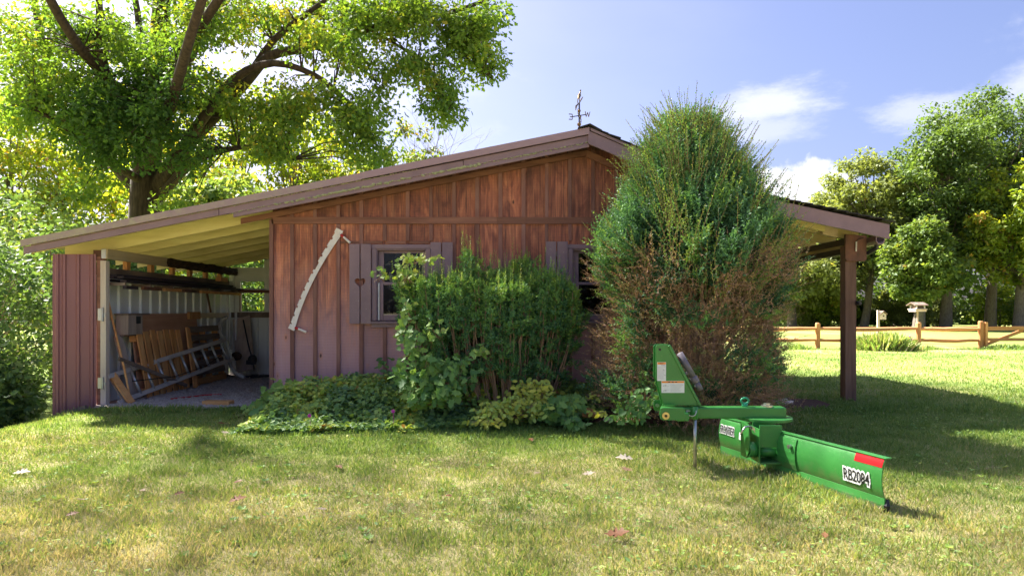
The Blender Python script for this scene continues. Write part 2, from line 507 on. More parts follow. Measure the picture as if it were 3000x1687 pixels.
M['brass'] = plain('aged_brass', (.26, .17, .085), (.12, .08, .045), 20, .45, .7)
M['black'] = plain('black_plastic', (.018, .018, .020), (.03, .03, .032), 9, .45, bmp=.03)
def paint(name, c, dirt):
    m, nt, b = new_mat(name)
    n = noise(nt, position(nt), 5, 6, .6); n2 = noise(nt, position(nt), 55, 4, .7)
    col = ramp(nt, n, [(.3, c), (.7, tuple(x * .82 for x in c))])
    col = mixc(nt, maprange(nt, n2, .64, .74, 0, .75), col, dirt)
    g = nt.nodes.new('ShaderNodeNewGeometry'); sx = nt.nodes.new('ShaderNodeSeparateXYZ'); nt.links.new(g.outputs['Position'], sx.inputs[0])
    mud = nt.nodes.new('ShaderNodeMath'); mud.operation = 'MULTIPLY_ADD'; nt.links.new(noise(nt, position(nt), 11, 6, .7), mud.inputs[0]); mud.inputs[1].default_value = -.30; nt.links.new(sx.outputs['Z'], mud.inputs[2])
    col = mixc(nt, maprange(nt, mud.outputs[0], .02, -.10, 0, .55), col, (.16, .15, .075))
    scr = noise(nt, position(nt, (4, 4, 60)), 1.0, 3, .6)
    col = mixc(nt, maprange(nt, scr, .70, .76, 0, .35), col, (.20, .34, .17))
    nt.links.new(col, b.inputs['Base Color'])
    setin(b, Roughness=.33, Specular_IOR_Level=.5)
    nt.links.new(maprange(nt, n2, .3, .7, .26, .44), b.inputs['Roughness'])
    return m
M['green'] = paint('implement_green', (.040, .225, .044), (.24, .20, .12))
def worn_edge():
    m, nt, b = new_mat('worn_cutting_edge')
    n = noise(nt, position(nt, (1, 1, 3)), 16, 7, .7); n2 = noise(nt, position(nt), 5, 4, .6)
    g = nt.nodes.new('ShaderNodeNewGeometry'); sx = nt.nodes.new('ShaderNodeSeparateXYZ'); nt.links.new(g.outputs['Position'], sx.inputs[0])
    wear = nt.nodes.new('ShaderNodeMath'); wear.operation = 'MULTIPLY_ADD'; nt.links.new(n, wear.inputs[0]); wear.inputs[1].default_value = -.12; nt.links.new(sx.outputs['Z'], wear.inputs[2])
    col = mixc(nt, maprange(nt, wear.outputs[0], -.055, -.005), mixc(nt, n2, (.20, .09, .045), (.30, .28, .25)), (.050, .25, .050))
    nt.links.new(col, b.inputs['Base Color']); setin(b, Roughness=.5)
    bump(nt, b, n, .2, .004)
    return m
M['worn'] = worn_edge()
M['teal'] = plain('teal_pin_paint', (.03, .33, .17), None, 9, .35, bmp=.03)
M['steel'] = plain('zinc_steel', (.52, .52, .50), (.36, .36, .34), 16, .3, .9, bmp=.03)
M['zincgold'] = plain('yellow_zinc', (.62, .50, .25), (.45, .34, .15), 16, .3, .9, bmp=.03)
M['tubegrey'] = plain('grey_plastic', (.16, .14, .17), (.11, .10, .12), 9, .5, bmp=.03)
M['decal_w'] = plain('decal_white', (.80, .80, .80), (.72, .72, .72), 30, .4, bmp=0)
M['decal_o'] = plain('decal_orange', (.85, .26, .02), (.78, .24, .02), 30, .4, bmp=0)
M['decal_k'] = plain('decal_black', (.012, .012, .012), (.02, .02, .02), 30, .45, bmp=0)
M['decal_g'] = plain('decal_print', (.42, .42, .43), (.60, .60, .60), 220, .5, bmp=0)
M['decal_r'] = plain('red_reflector', (.42, .004, .008), (.38, .004, .007), 30, .6, spec=.15, bmp=0)
M['pallet'] = wood('fresh_pallet_wood', [(.42, .17, .055), (.64, .30, .11), (.74, .42, .18)], 'z', .8)
M['palletx'] = wood('fresh_pallet_stringer', [(.38, .16, .055), (.58, .27, .10), (.70, .38, .16)], 'y', .8)
M['greywood'] = wood('grey_weathered_wood', [(.10, .068, .052), (.19, .135, .105), (.30, .225, .18)], 'y', .8)
M['greywoodz'] = wood('grey_weathered_plank', [(.22, .16, .13), (.38, .29, .25), (.50, .40, .34)], 'z', .8)
M['ply'] = wood('plywood_face', [(.30, .14, .085), (.43, .22, .135), (.52, .29, .19)], 'y', .35, bmp=.1)
M['plum'] = plain('stored_dark_board', (.050, .030, .040), (.020, .014, .020), 6, .7, stretch=(1, .2, 1))
M['alum'] = plain('dull_aluminium', (.60, .60, .60), (.45, .45, .45), 14, .42, .7, bmp=.05)
M['rail'] = wood('grey_ladder_rail', [(.30, .26, .23), (.48, .42, .38), (.58, .52, .47)], 'y', .8)
M['pipe'] = plain('off_white_pipe', (.55, .53, .48), (.42, .40, .36), 14, .5, bmp=.05)
M['cedar'] = wood('orange_cedar', [(.36, .15, .055), (.54, .25, .10), (.64, .33, .15)], 'x', .7, bmp=.3)
M['cedarz'] = wood('orange_cedar_post', [(.36, .15, .055), (.54, .25, .10), (.64, .33, .15)], 'z', .7, bmp=.3)
M['bark'] = plain('oak_bark', (.085, .058, .042), (.022, .015, .012), 7, .95, stretch=(2.2, 2.2, .5), bmp=1.0)
M['barkgrey'] = plain('grey_bark', (.23, .19, .15), (.10, .08, .065), 9, .95, stretch=(2, 2, .6), bmp=.7)
M['twig'] = plain('brown_twig', (.40, .26, .17), (.24, .145, .095), 9, .9, bmp=.2)
M['twig_grey'] = plain('bare_grey_twig', (.30, .25, .21), (.20, .16, .14), 5, .9, bmp=.2)
M['needle'] = leafmat('yew_needles', [(0, (.030, .080, .042)), (.30, (.098, .235, .118)), (.60, (.185, .350, .095)), (.85, (.34, .47, .09)), (1, (.48, .55, .22))], .34)
M['dry'] = leafmat('dry_needles', [(0, (.36, .21, .14)), (.5, (.54, .35, .24)), (.75, (.36, .36, .14)), (1, (.20, .32, .10))], .25)
M['oakleaf'] = leafmat('oak_leaves', [(0, (.052, .118, .042)), (.45, (.100, .195, .048)), (.8, (.195, .29, .055)), (1, (.36, .32, .065))], .54, tcol=(1.6, 1.5, .42))
M['wood_a'] = leafmat('sunny_leaves', [(0, (.090, .165, .030)), (.5, (.19, .28, .040)), (.85, (.32, .37, .06)), (1, (.45, .27, .06))], .52, tcol=(1.7, 1.5, .4))
M['wood_b'] = leafmat('maple_leaves', [(0, (.062, .112, .034)), (.5, (.130, .205, .048)), (.86, (.24, .29, .065)), (1, (.42, .26, .07))], .46)
M['wood_c'] = leafmat('pale_leaves', [(0, (.12, .155, .060)), (.5, (.21, .255, .085)), (.9, (.31, .34, .10)), (1, (.45, .29, .10))], .48)
M['bush'] = leafmat('bush_leaves', [(0, (.060, .125, .055)), (.5, (.130, .220, .075)), (.85, (.24, .32, .085)), (1, (.42, .38, .09))], .42)
M['vine'] = leafmat('vine_leaves', [(0, (.075, .180, .065)), (.4, (.150, .300, .085)), (.75, (.28, .42, .085)), (1, (.52, .52, .11))], .34)
M['cover'] = leafmat('ground_cover_leaves', [(0, (.110, .215, .105)), (.35, (.205, .350, .110)), (.7, (.36, .49, .10)), (.95, (.58, .57, .09)), (1, (.50, .26, .09))], .30)
M['grass'] = leafmat('grass_blades', [(0, (.115, .215, .052)), (.35, (.205, .310, .080)), (.62, (.315, .375, .130)), (.85, (.490, .435, .220)), (1, (.64, .52, .33))], .38, tcol=(1.3, 1.25, .6))
M['dead'] = leafmat('fallen_leaf', [(0, (.20, .075, .028)), (.5, (.28, .14, .06)), (.8, (.42, .33, .22)), (1, (.60, .53, .42))], .2, tcol=(1.1, .8, .5))
M['flower'] = plain('magenta_petals', (.55, .04, .38), (.42, .03, .30), 20, .6, bmp=0)

# ------------------------------------------------------------------ ground
def sstep(t):
    t = np.clip(t, 0, 1); return t * t * (3 - 2 * t)
def gz(x, y):
    """height of the ground"""
    x = np.asarray(x, float); y = np.asarray(y, float)
    z = -.36 * sstep((-5.05 - x) / 1.9) * sstep((y - 4.5) / 3.5)
    z = z + .035 * (vnoise(x, y, 1.7, 3) - .5) * sstep((np.abs(y - 11.2) - 2.3) / .8) 
    z = z + .07 * sstep((y - 8.6) / .8) * sstep((x - 2.9) / .8) * sstep((30 - y) / 12)
    bed = sstep((y - 7.55) / .5) * sstep((9.3 - y) / .3) * sstep((x + 3.4) / .5) * sstep((3.0 - x) / .5)
    return z + .09 * bed
def dryness(x, y):
    n = .6 * vnoise(x, y, 1.1, 11) + .4 * vnoise(x, y, .38, 12)
    n2 = vnoise(x, y, 2.6, 13)
    d = .55 * n + .45 * n2 + .34 * sstep((6.4 - y) / 2.6) - .06 - .20 * sstep((y - 6.2) / 1.4)
    return np.clip(d, 0, 1)

xs = np.concatenate([[-900, -300, -120, -60, -32, -20], np.linspace(-14, 20, 171), [26, 36, 60, 120, 300, 900]])
ys = np.concatenate([[-300, -80, -20, -6], np.linspace(0, 26, 131), [29, 33, 38, 45, 55, 70, 100, 160, 300, 600, 1500]])
GX, GY = np.meshgrid(xs, ys)
GV = np.stack([GX.ravel(), GY.ravel(), gz(GX, GY).ravel()], 1)
nx = len(xs); idx = (np.arange(len(ys) - 1)[:, None] * nx + np.arange(nx - 1)[None]).ravel()
GT = np.concatenate([np.stack([idx, idx + 1, idx + nx + 1], 1), np.stack([idx, idx + nx + 1, idx + nx], 1)])
def lawn_mat():
    m, nt, b = new_mat('lawn')
    a = nt.nodes.new('ShaderNodeAttribute'); a.attribute_name = 'tint'
    n1 = noise(nt, position(nt), 3.0, 6, .65); n2 = noise(nt, position(nt, (1, .5, 1)), 42.0, 5, .75)
    f = nt.nodes.new('ShaderNodeMath'); f.operation = 'MULTIPLY_ADD'
    nt.links.new(n1, f.inputs[0]); f.inputs[1].default_value = .45; nt.links.new(a.outputs['Fac'], f.inputs[2])
    f2 = nt.nodes.new('ShaderNodeMath'); f2.operation = 'MULTIPLY_ADD'
    nt.links.new(n2, f2.inputs[0]); f2.inputs[1].default_value = .55; nt.links.new(f.outputs[0], f2.inputs[2])
    col = ramp(nt, f2.outputs[0], [(.35, (.080, .130, .030)), (.65, (.185, .240, .055)), (.9, (.29, .30, .10)), (1.0, (.38, .33, .16))])
    nt.links.new(col, b.inputs['Base Color'])
    setin(b, Roughness=.9, Specular_IOR_Level=.15)
    bump(nt, b, n2, .8, .03)
    return m
M['lawn'] = lawn_mat()
ground = tag(link('ground', np_mesh('ground', GV, GT, dryness(GX, GY).ravel(), True), M['lawn']), kind='structure')

# gravel floor under the lean-to
mb = MB(); rnd = random.Random(4)
edge = [(-5.34 + i * .22, 8.72 + .12 * math.sin(i * 1.7) + rnd.uniform(-.05, .05)) for i in range(11)]
poly = [(-5.46, 8.98)] + edge + [(-3.05, 8.95), (-3.05, 13.5), (-5.6, 13.5), (-5.6, 9.0)]
mb.add([(x, y, .022) for x, y in poly], [tuple(range(len(poly)))])
tag(mb.build('gravel_floor', M['gravel']), kind='structure')
rs = np.random.RandomState(5)
n = 5200
gp = np.stack([rs.uniform(-5.3, -3.1, n), 8.8 + 4.4 * rs.rand(n) ** 1.6, np.full(n, .024)], 1)
T_CHIP = ([[-.5,-.4,0],[.5,-.5,0],[.4,.5,0],[-.5,.4,0],[-.1,0,.55],[.2,.1,.5]], [[0,1,5],[0,5,4],[1,2,5],[2,3,4],[2,4,5],[3,0,4]])
ang = rs.rand(n) * 6.28
v, f, t = leaves(*T_CHIP, gp, np.stack([np.cos(ang), np.sin(ang), 0 * ang], 1), np.tile([0, 0, 1.], (n, 1)), rs.uniform(.012, .042, n), 0.5)
tag(link('gravel', np_mesh('gravel', v, f), M['stone_chip']), 'loose grey-brown gravel on the lean-to floor', 'gravel', kind='stuff')

# soil of the bed along the barn, and the bare patch beside the tall yew
def patch(name, pts, dz):
    q = MB(); c = (sum(p[0] for p in pts) / len(pts), sum(p[1] for p in pts) / len(pts))
    rings = []
    for k in range(7):
        rings.append([(c[0] + (x - c[0]) * k / 6, c[1] + (y - c[1]) * k / 6) for x, y in pts])
    vs_ = [(x, y, float(gz(x, y)) + dz + .015 * (vnoise(x, y, .12, 8)) * (k < 6)) for k, r in enumerate(rings) for x, y in r]
    n_ = len(pts); fs_ = [(k*n_+i, k*n_+(i+1) % n_, (k+1)*n_+(i+1) % n_, (k+1)*n_+i) for k in range(6) for i in range(n_)]
    q.add(vs_, fs_)
    return tag(q.build(name, M['soil'], smooth=True), kind='structure')
bed = [(-3.3 + i * .2, 7.62 + .16 * math.sin(i * .9) + (.25 if i < 3 else 0)) for i in range(32)] + [(2.9, 8.2), (2.9, 9.02)] + [(2.6 - i * .4, 9.03) for i in range(15)] + [(-3.3, 9.0)]
patch('garden_soil', bed, .012)
patch('bare_soil', [(3.55 + .62 * math.cos(a * .5), 8.95 + .38 * math.sin(a * .5) + .05 * math.sin(a * 2.3)) for a in range(12)], .012)

# ------------------------------------------------------------------ the barn
YW, YR, YB = 9.0, 8.65, 13.3
XL, XP, XBR, XE = -6.19, 0.98, 2.71, 4.76       # left eave, peak, break to the porch, right eave
ZP = 3.563
def ztop(x):
    if x <= XP: return ZP - .1975 * (XP - x)
    if x <= XBR: return ZP - .438 * (x - XP)
    return ZP - .438 * (XBR - XP) - .213 * (x - XBR)
barn = empty('barn', (0, YW, 0), 'long low brown board-and-batten barn with open lean-to, porch and shallow gable roof', 'barn')
def slope(mb_, x0, x1, d0, d1, y0, y1):
    """a board under the roof line from x0 to x1, between depths d0 and d1 below it"""
    return mb_.prism([(x0, ztop(x0) - d1), (x1, ztop(x1) - d1), (x1, ztop(x1) - d0), (x0, ztop(x0) - d0)],
                     lambda a, b, t: (a, t, b), y0, y1)

roof = MB()
slope(roof, XL - .03, XP, 0, .028, 8.63, YB + .35)
roof = roof.build('roof', M['flash'], barn)
for xa, xb, dz in ((XL, -4.3, 0), (-4.305, -1.9, .004), (-1.905, XP - .005, -.002)):
    q = MB(); slope(q, xa, xb, -.006 + dz, .080 + dz, 8.595 + dz * .4, 8.629); q.build('rake_flashing', M['flash'], roof)
for xa, xb, dz in ((XL + .01, -3.71, 0), (-3.704, -.62, .004), (-.614, XP - .003, .001)):
    q = MB(); slope(q, xa, xb, .084 + dz, .172 + dz, 8.632 - dz * .5, 8.665); q.build('fascia', M['trim'], roof, bevel=.004)
q = MB(); slope(q, -3.53, XP - .003, .174, .232, 8.640, 8.672); q.build('fascia_strip', M['trim'], roof, bevel=.004)
q = MB(); slope(q, XL + .02, -3.16, .030, .050, 8.67, YB + .3); q.build('roof_deck', M['deck'], roof)
q = MB(); slope(q, -3.155, XP, .030, .060, 8.675, YB + .3); q.build('roof_deck', M['darkbeam'], roof)
# right slopes with shingles
q = MB(); slope(q, XP, XBR, .03, .07, 8.64, YB + .3); q.build('roof_deck', M['darkbeam'], roof)
q = MB(); slope(q, XBR, XE - .01, .03, .055, 8.66, YB + .3); q.build('roof_deck', M['deck'], roof)
q = MB(); slope(q, XP - .02, XBR, .028, .195, 8.605, 8.635); q.build('fascia', M['trim'], roof, bevel=.004)
q = MB(); slope(q, XP + .01, XBR, .0, .034, 8.585, 8.604); q.build('rake_flashing', M['trim'], roof)
q = MB(); slope(q, XBR, XE, .022, .205, 8.605, 8.640); q.build('fascia', M['trim'], roof, bevel=.004)
rnd = random.Random(8)
def shingles(x0, x1):
    n_ = int((x1 - x0) / .14)
    for i in range(n_):
        a = x0 + (x1 - x0) * i / n_; b = x0 + (x1 - x0) * (i + 1) / n_ + .03
        j = rnd.uniform(0, .02)
        q = MB(); q.prism([(a, ztop(a) + .004), (b, ztop(b) + .016 + j * .3), (b, ztop(b) + .028 + j * .4), (a, ztop(a) + .014)], lambda u, w, t: (u, t, w), 8.57 - j, YB + .4)
        q.build('shingle', M['shingle'], roof)
shingles(XP + .05, XBR); shingles(XBR, XE + .03)
q = MB()
for s in (-1, 1):
    for k in range(16):
        y0 = 8.56 + k * .3; h = .012 * (k % 2)
        x = XP + .15 * s
        q.add([(XP, y0, ZP + .045 + h), (x, y0, ztop(x) + .028 + h), (x, y0 + .32, ztop(x) + .028 + h), (XP, y0 + .32, ZP + .045 + h),
               (XP, y0, ZP + .03 + h), (x, y0, ztop(x) + .014 + h), (x, y0 + .32, ztop(x) + .014 + h), (XP, y0 + .32, ZP + .03 + h)],
              [(0,1,2,3),(7,6,5,4),(0,4,5,1),(1,5,6,2),(2,6,7,3)])
q.build('ridge_cap', M['shingle'], roof)
# lichen crust on the ledge of the rake
q = MB(); rnd = random.Random(3)
for i in range(620):
    x = rnd.uniform(-3.55, .95)
    dens = .5 + .5 * math.sin(x * 5.1 + 2 * math.sin(x * 1.3))
    if rnd.random() > .35 + .65 * dens: continue
    r = rnd.uniform(.004, .013) * (1.35 if -3 < x < -.4 else .8)
    q.sphere((x, 8.634 - rnd.uniform(0, .004), ztop(x) - .176 + rnd.gauss(0, .0055)), r, 6, 3, (1.6, .6, .8))
for i in range(230):
    x = rnd.uniform(-4.2, -1.2); r = rnd.uniform(.003, .008)
    q.sphere((x, 8.628, ztop(x) - .087 + rnd.gauss(0, .003)), r, 6, 3, (1.8, .6, .7))
tag(q.build('lichen_crust', M['lichen'], roof), 'pale green lichen along the ledge of the rake board', kind='stuff')

# --- front wall: boards, battens, band
front = MB(); front.box(-3.155, 2.75, YW + .03, YW + .05, 2.15, 2.40)
front = front.build('front_wall', M['dark_in'], barn)
W1 = (-1.842, -1.072); W2 = (.733, 1.503); WZ0, WZ1 = 1.043, 2.13
OPEN = [(w[0] + .05, w[1] - .05, WZ0 + .05, WZ1 - .05) for w in (W1, W2)]
bx = [-3.16] + [(856.4 + 67.72 * k - 1500) / 222.2 for k in range(19)]
bx = [x for x in bx if x < 2.72] + [2.75]
rnd = random.Random(21)
def board_part(a, b, z0, zf, y0, y1):
    """a board from a to b with a sloping top zf(x), cut round the window openings"""
    q = MB(); cuts = sorted({a, b} | {c for o in OPEN for c in o[:2] if a < c < b})
    for c0, c1 in zip(cuts, cuts[1:]):
        mid = (c0 + c1) / 2; spans = [(z0, None)]
        for o in OPEN:
            if o[0] < mid < o[1] and z0 < o[2] - .01 and zf(mid) > o[2] + .01: spans = [(z0, o[2]), (o[3], None)]
        for s0, s1 in spans:
            t0, t1 = (s1, s1) if s1 is not None else (zf(c0), zf(c1))
            if t0 > s0 + .01: q.prism([(c0, s0), (c1, s0), (c1, t1), (c0, t0)], lambda u, w, t: (u, t, w), y0, y1)
    return q
def lay_board(a, b, z0, zf, y0, y1):
    for o in OPEN:
        if o[0] <= a and b <= o[1] and z0 < o[2]:
            board_part(a, b, z0, lambda x: o[2], y0, y1).build('board', M['board'], front)
            board_part(a, b, o[3], zf, y0, y1).build('board', M['board'], front)
            return
    board_part(a, b, z0, zf, y0, y1).build('board', M['board'], front)
soff = lambda x: ztop(x) - .08
for i in range(len(bx) - 1):
    a, b = bx[i] + .003, bx[i + 1] - .003
    dy = rnd.uniform(0, .006)
    lay_board(a, b, .18 + rnd.uniform(-.012, .012), lambda x: 2.443, YW + dy, YW + .022 + dy)
    if soff((a + b) / 2) > 2.50:
        dy = rnd.uniform(0, .006)
        board_part(a, b, 2.447, soff, YW + dy, YW + .022 + dy).build('board', M['board'], front)
for i, x in enumerate(bx):
    w = .024 + rnd.uniform(-.002, .003)
    tilt = rnd.uniform(-.006, .006)
    if i == 0:
        MB().box(x - .03, x + .02, YW - .03, YW + .06, .17, 2.46).build('corner_board', M['batten'], front)
        continue
    segs = [(.165 + rnd.uniform(-.01, .01), 2.399)]
    for wn_ in (W1, W2):
        if wn_[0] - .02 < x < wn_[1] + .02: segs = [(segs[0][0], WZ0 - .002), (WZ1 + .05, 2.399)]
    for s0, s1 in segs:
        q = MB(); q.prism([(x - w + tilt, s0), (x + w + tilt, s0), (x + w, s1), (x - w, s1)], lambda u, b_, t: (u, t, b_), YW - .022, YW - .0005)
        q.build('batten', M['batten'], front)
    if soff(x) > 2.56:
        q = MB(); q.prism([(x - w, 2.491), (x + w, 2.491), (x + w, soff(x + w)), (x - w, soff(x - w))], lambda u, b_, t: (u, t, b_), YW - .022, YW - .0005)
        q.build('batten', M['batten'], front)
MB().box(-3.16, -.2, YW - .030, YW - .001, 2.402, 2.490).build('band_board', M['band'], front)
MB().box(-.198, 2.75, YW - .029, YW - .001, 2.400, 2.488).build('band_board', M['band'], front)
# short ledger pieces between the battens above the window
for i in range(3, 7):
    MB().box(bx[i] + .026, bx[i + 1] - .026, YW - .018, YW - .001, 2.145, 2.175).build('ledger_piece', M['band'], front)
q = MB(); slope(q, -3.56, XP, .195, .268, YW - .045, YW - .012); q.build('frieze_board', M['band'], front)
q = MB(); slope(q, XP, XBR, .195, .29, YW - .045, YW - .012); q.build('frieze_board', M['band'], front)
MB().box(-3.1, 2.7, YW + .03, YW + .2, .02, .17).build('foundation', M['stone_chip'], barn)
# other walls, floor of the room
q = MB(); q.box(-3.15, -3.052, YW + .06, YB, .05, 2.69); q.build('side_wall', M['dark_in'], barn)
q = MB(); q.box(2.652, 2.75, YW + .03, YB, .05, 2.72); q.build('side_wall', M['board'], barn)
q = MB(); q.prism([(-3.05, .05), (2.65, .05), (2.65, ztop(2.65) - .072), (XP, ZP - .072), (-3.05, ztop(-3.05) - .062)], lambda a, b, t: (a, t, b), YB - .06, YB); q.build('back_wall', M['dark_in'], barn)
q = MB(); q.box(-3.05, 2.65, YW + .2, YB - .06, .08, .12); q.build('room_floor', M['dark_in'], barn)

# --- windows and shutters
def heart(cx, cz, s, half):
    pts = []
    for k in range(13):
        t = math.pi * k / 12
        x = 16 * math.sin(t) ** 3 / 16; z = (13 * math.cos(t) - 5 * math.cos(2*t) - 2 * math.cos(3*t) - math.cos(4*t)) / 16
        pts.append((cx + half * x * s, cz + z * s + .1 * s))
    return pts
def shutter(x0, x1, z0, z1, cz, label):
    mid = (x0 + x1) / 2; g = .008
    sh = MB(); sh.box(x0 + .03, x1 - .03, 8.962, 8.976, z0 + .12, z0 + .19)
    sh = sh.build('shutter', M['trim'], barn); sh['label'] = label
    MB().box(x0 + .03, x1 - .03, 8.962, 8.976, z1 - .19, z1 - .12).build('shutter_batten', M['trim'], sh)
    y0, y1 = 8.935, 8.960
    hl = [(mid - g if x > mid - g else x, z) for x, z in heart(mid, cz, .072, -1)]
    hr = [(mid + g if x < mid + g else x, z) for x, z in heart(mid, cz, .072, 1)]
    q = MB(); q.prism([(x0, z0), (mid - g, z0)] + hl[::-1] + [(mid - g, z1), (x0, z1)], lambda a, b, t: (a, t, b), y0, y1)
    q.build('shutter_board', M['trim'], sh)
    q = MB(); q.prism([(x1, z0), (x1, z1), (mid + g, z1)] + hr + [(mid + g, z0)], lambda a, b, t: (a, t, b), y0, y1)
    q.build('shutter_board', M['trim'], sh)
def window(x0, x1):
    z0, z1 = WZ0, WZ1
    q = MB(); yf, yb = 8.962, 8.998
    q.box(x0, x0 + .058, yf, yb, z0 + .088, z1 - .055); q.box(x1 - .058, x1, yf, yb, z0 + .088, z1 - .055)
    q.box(x0 - .004, x1 + .004, yf - .003, yb, z1 - .054, z1)
    q.box(x0 + .058, x0 + .072, yf + .01, YW + .10, z0 + .088, z1 - .055); q.box(x1 - .072, x1 - .058, yf + .01, YW + .10, z0 + .088, z1 - .055)
    q.box(x0 + .073, x1 - .073, yf + .01, YW + .10, z1 - .075, z1 - .055)
    w = q.build('window', M['trim'], barn, bevel=.003)
    q = MB(); q.prism([(yf - .03, z0 + .05), (YW + .1, z0 + .062), (YW + .1, z0 + .087), (yf - .03, z0 + .078)], lambda a, b, t: (t, a, b), x0 - .012, x1 + .012); q.build('sill', M['trim'], w)
    MB().box(x0, x1, yf + .004, yb - .001, z0, z0 + .048).build('apron', M['trim'], w)
    xa, xb = x0 + .075, x1 - .075
    zm = 1.26 + (910 - 831) / 222.2
    for nm, za, zb, y in (('upper_sash', zm - .02, z1 - .077, 9.03), ('lower_sash', z0 + .09, zm + .02, 8.995)):
        q = MB(); s = .042; bt = .075 if nm == 'lower_sash' else .036
        q.box(xa + (.03 if nm == 'lower_sash' else 0), xa + s + .03, y, y + .03, za, zb); q.box(xb - s, xb, y, y + .03, za, zb)
        q.box(xa + s + .031, xb - s - .001, y + .001, y + .029, za, za + bt); q.box(xa + s + .031, xb - s - .001, y + .001, y + .029, zb - .034, zb)
        sa = q.build('sash', M['trim'], w, bevel=.003)
        MB().box(xa + s + .03, xb - s, y + .012, y + .016, za + bt, zb - .034).build('pane', M['glass'], w)
        q = MB(); q.box(xa + s + .032, xb - s - .002, y - .002, y, za + bt - .003, za + bt + .006); q.build('putty', M['whitepost'], w)
    MB().box(xa + .002, xa + .022, 8.99, 9.02, z0 + .092, zm + .01).build('jamb_liner', M['white'], w)
    return w
window(*W1); window(*W2)
shutter((1027-1500)/222.2, (1089.5-1500)/222.2, 1.26+(910-948)/222.2, 1.26+(910-716)/222.2, 1.26+(910-829)/222.2, 'mauve two-board shutter with a cut-out heart, left of the window')
shutter((1263-1500)/222.2, (1327.5-1500)/222.2, 1.26+(910-945)/222.2, 1.26+(910-711)/222.2, 1.26+(910-829)/222.2, 'mauve two-board shutter half hidden behind the hedge')
shutter((1598.5-1500)/222.2, (1662-1500)/222.2, 1.26+(910-945)/222.2, 1.26+(910-709)/222.2, 1.26+(910-829)/222.2, 'mauve two-board shutter beside the tall yew')

# --- lean-to on the left
q = MB(); k = 0
prof = []
y = 9.07
while y < YB - .02:
    for dy, dx in ((0, 0), (.20, 0), (.212, .028), (.262, .028), (.274, 0)):
        prof.append((y + dy, -5.52 + dx))
    for dy in (.05, .1, .15): prof.append((y + dy, -5.515 if False else -5.52))
    y += .28
prof = sorted({(round(a, 4), b) for a, b in prof})
prof = [p for p in prof if p[0] < YB]
nprof = len(prof)
q.add([(b, a, .02) for a, b in prof] + [(b, a, 1.74) for a, b in prof] + [(b - .006, a, .02) for a, b in prof] + [(b - .006, a, 1.74) for a, b in prof],
      [(i, i + 1, nprof + i + 1, nprof + i) for i in range(nprof - 1)] + [(2*nprof+i, 3*nprof+i, 3*nprof+i+1, 2*nprof+i+1) for i in range(nprof - 1)])
lean = q.build('metal_side_wall', M['sheet_in'], barn)
MB().box(-5.485, -5.45, 9.1, YB - .1, 1.13, 1.22).build('girt', M['beam'], lean)
MB().box(-5.56, -5.50, 9.05, YB, 1.75, 1.84).build('girt', M['greywood'], lean)
# metal back wall with its window openings
q = MB(); yb0, yb1 = YB - .02, YB + .0
for x0, x1, z0, z1 in ((-5.5, -5.28, .02, 2.1), (-5.28, -4.82, .02, 1.25), (-5.28, -4.82, 1.6, 1.69), (-5.28, -4.82, 1.83, 2.1), (-4.82, -3.16, .02, 2.3)):
    q.box(x0, x1, yb0, yb1, z0, z1)
back = q.build('metal_back_wall', M['sheet_in'], barn)
x = -5.45
while x < -4.4:
    for z0, z1 in (((.02, 1.14),) if -5.3 < x < -4.8 else ((.02, 2.0),)):
        MB().prism([(x, 0), (x + .012, -.028), (x + .05, -.028), (x + .062, 0)], lambda a, b, t: (a, yb0 - .001 + b, t), z0, z1).build('rib', M['sheet_in'], back)
    x += .23
MB().box(-5.44, -3.2, yb0 - .08, yb0 - .03, 1.13, 1.23).build('girt', M['greywood'], back)
MB().box(-5.30, -5.27, yb0 - .02, yb1 + .02, 1.24, 1.62).build('window_stile', M['greywoodz'], back)
MB().bar((-5.22, yb0 - .01, 1.6), (-5.14, yb0 - .01, 1.25), .012, .012).build('window_brace', M['iron'], back)
# rafters
for k, y in enumerate([8.70, 9.22, 9.80, 10.40, 11.0, 11.6, 12.2, 12.8]):
    q = MB(); x0 = XL + .06 if k == 0 else XL + .15
    slope(q, x0, -3.17, .052, .225 if k else .165, y, y + .04)
    q.build('rafter', M['soffit'], lean)
bm_ = MB(); bm_.box(-5.405, -5.335, 9.0, 11.3, 1.945, 2.075)
bm_ = bm_.build('header_beam', M['beam'], barn)
q = MB(); rnd = random.Random(6); n_ = 26; vs_ = []
for i in range(n_):
    y = 10.55 + (YB - .1 - 10.55) * i / (n_ - 1)
    vs_ += [(-5.325 + rnd.uniform(-.012, .012), y, 1.93 + rnd.uniform(-.012, .02)), (-5.285 + rnd.uniform(-.014, .014), y, 1.985), (-5.295 + rnd.uniform(-.014, .014), y, 2.04), (-5.325, y, 2.075 + rnd.uniform(-.012, .015)), (-5.336, y, 2.0)]
q.add(vs_, [(i*5+k, i*5+(k+1) % 5, (i+1)*5+(k+1) % 5, (i+1)*5+k) for i in range(n_ - 1) for k in range(5)] + [(4,3,2,1,0)])
q.build('bark_edged_plank', M['bark_beam'], bm_)
MB().box(-5.405, -5.335, 11.3, YB - .03, 1.944, 2.074).build('beam_end', M['darkbeam'], bm_)
MB().box(-5.41, -5.352, 8.993, 8.999, 1.95, 2.07).build('joist_hanger', M['galv'], bm_)
wp = MB().box(-5.42, -5.345, 8.985, 9.07, -.02, 1.92).build('door_post', M['whitepost'], barn, bevel=.004)
for z0, z1 in ((1.13, 1.29), (.24, .38)):
    q = MB(); q.box(-5.445, -5.385, 8.972, 8.983, z0, z1); q.tube([(-5.38, 8.970, z0 - .01), (-5.38, 8.970, z1 + .01)], .012, 8); q.box(-5.372, -5.352, 8.975, 8.983, z0 + .04, z1 - .06)
    q.build('hinge', M['galv'], wp)
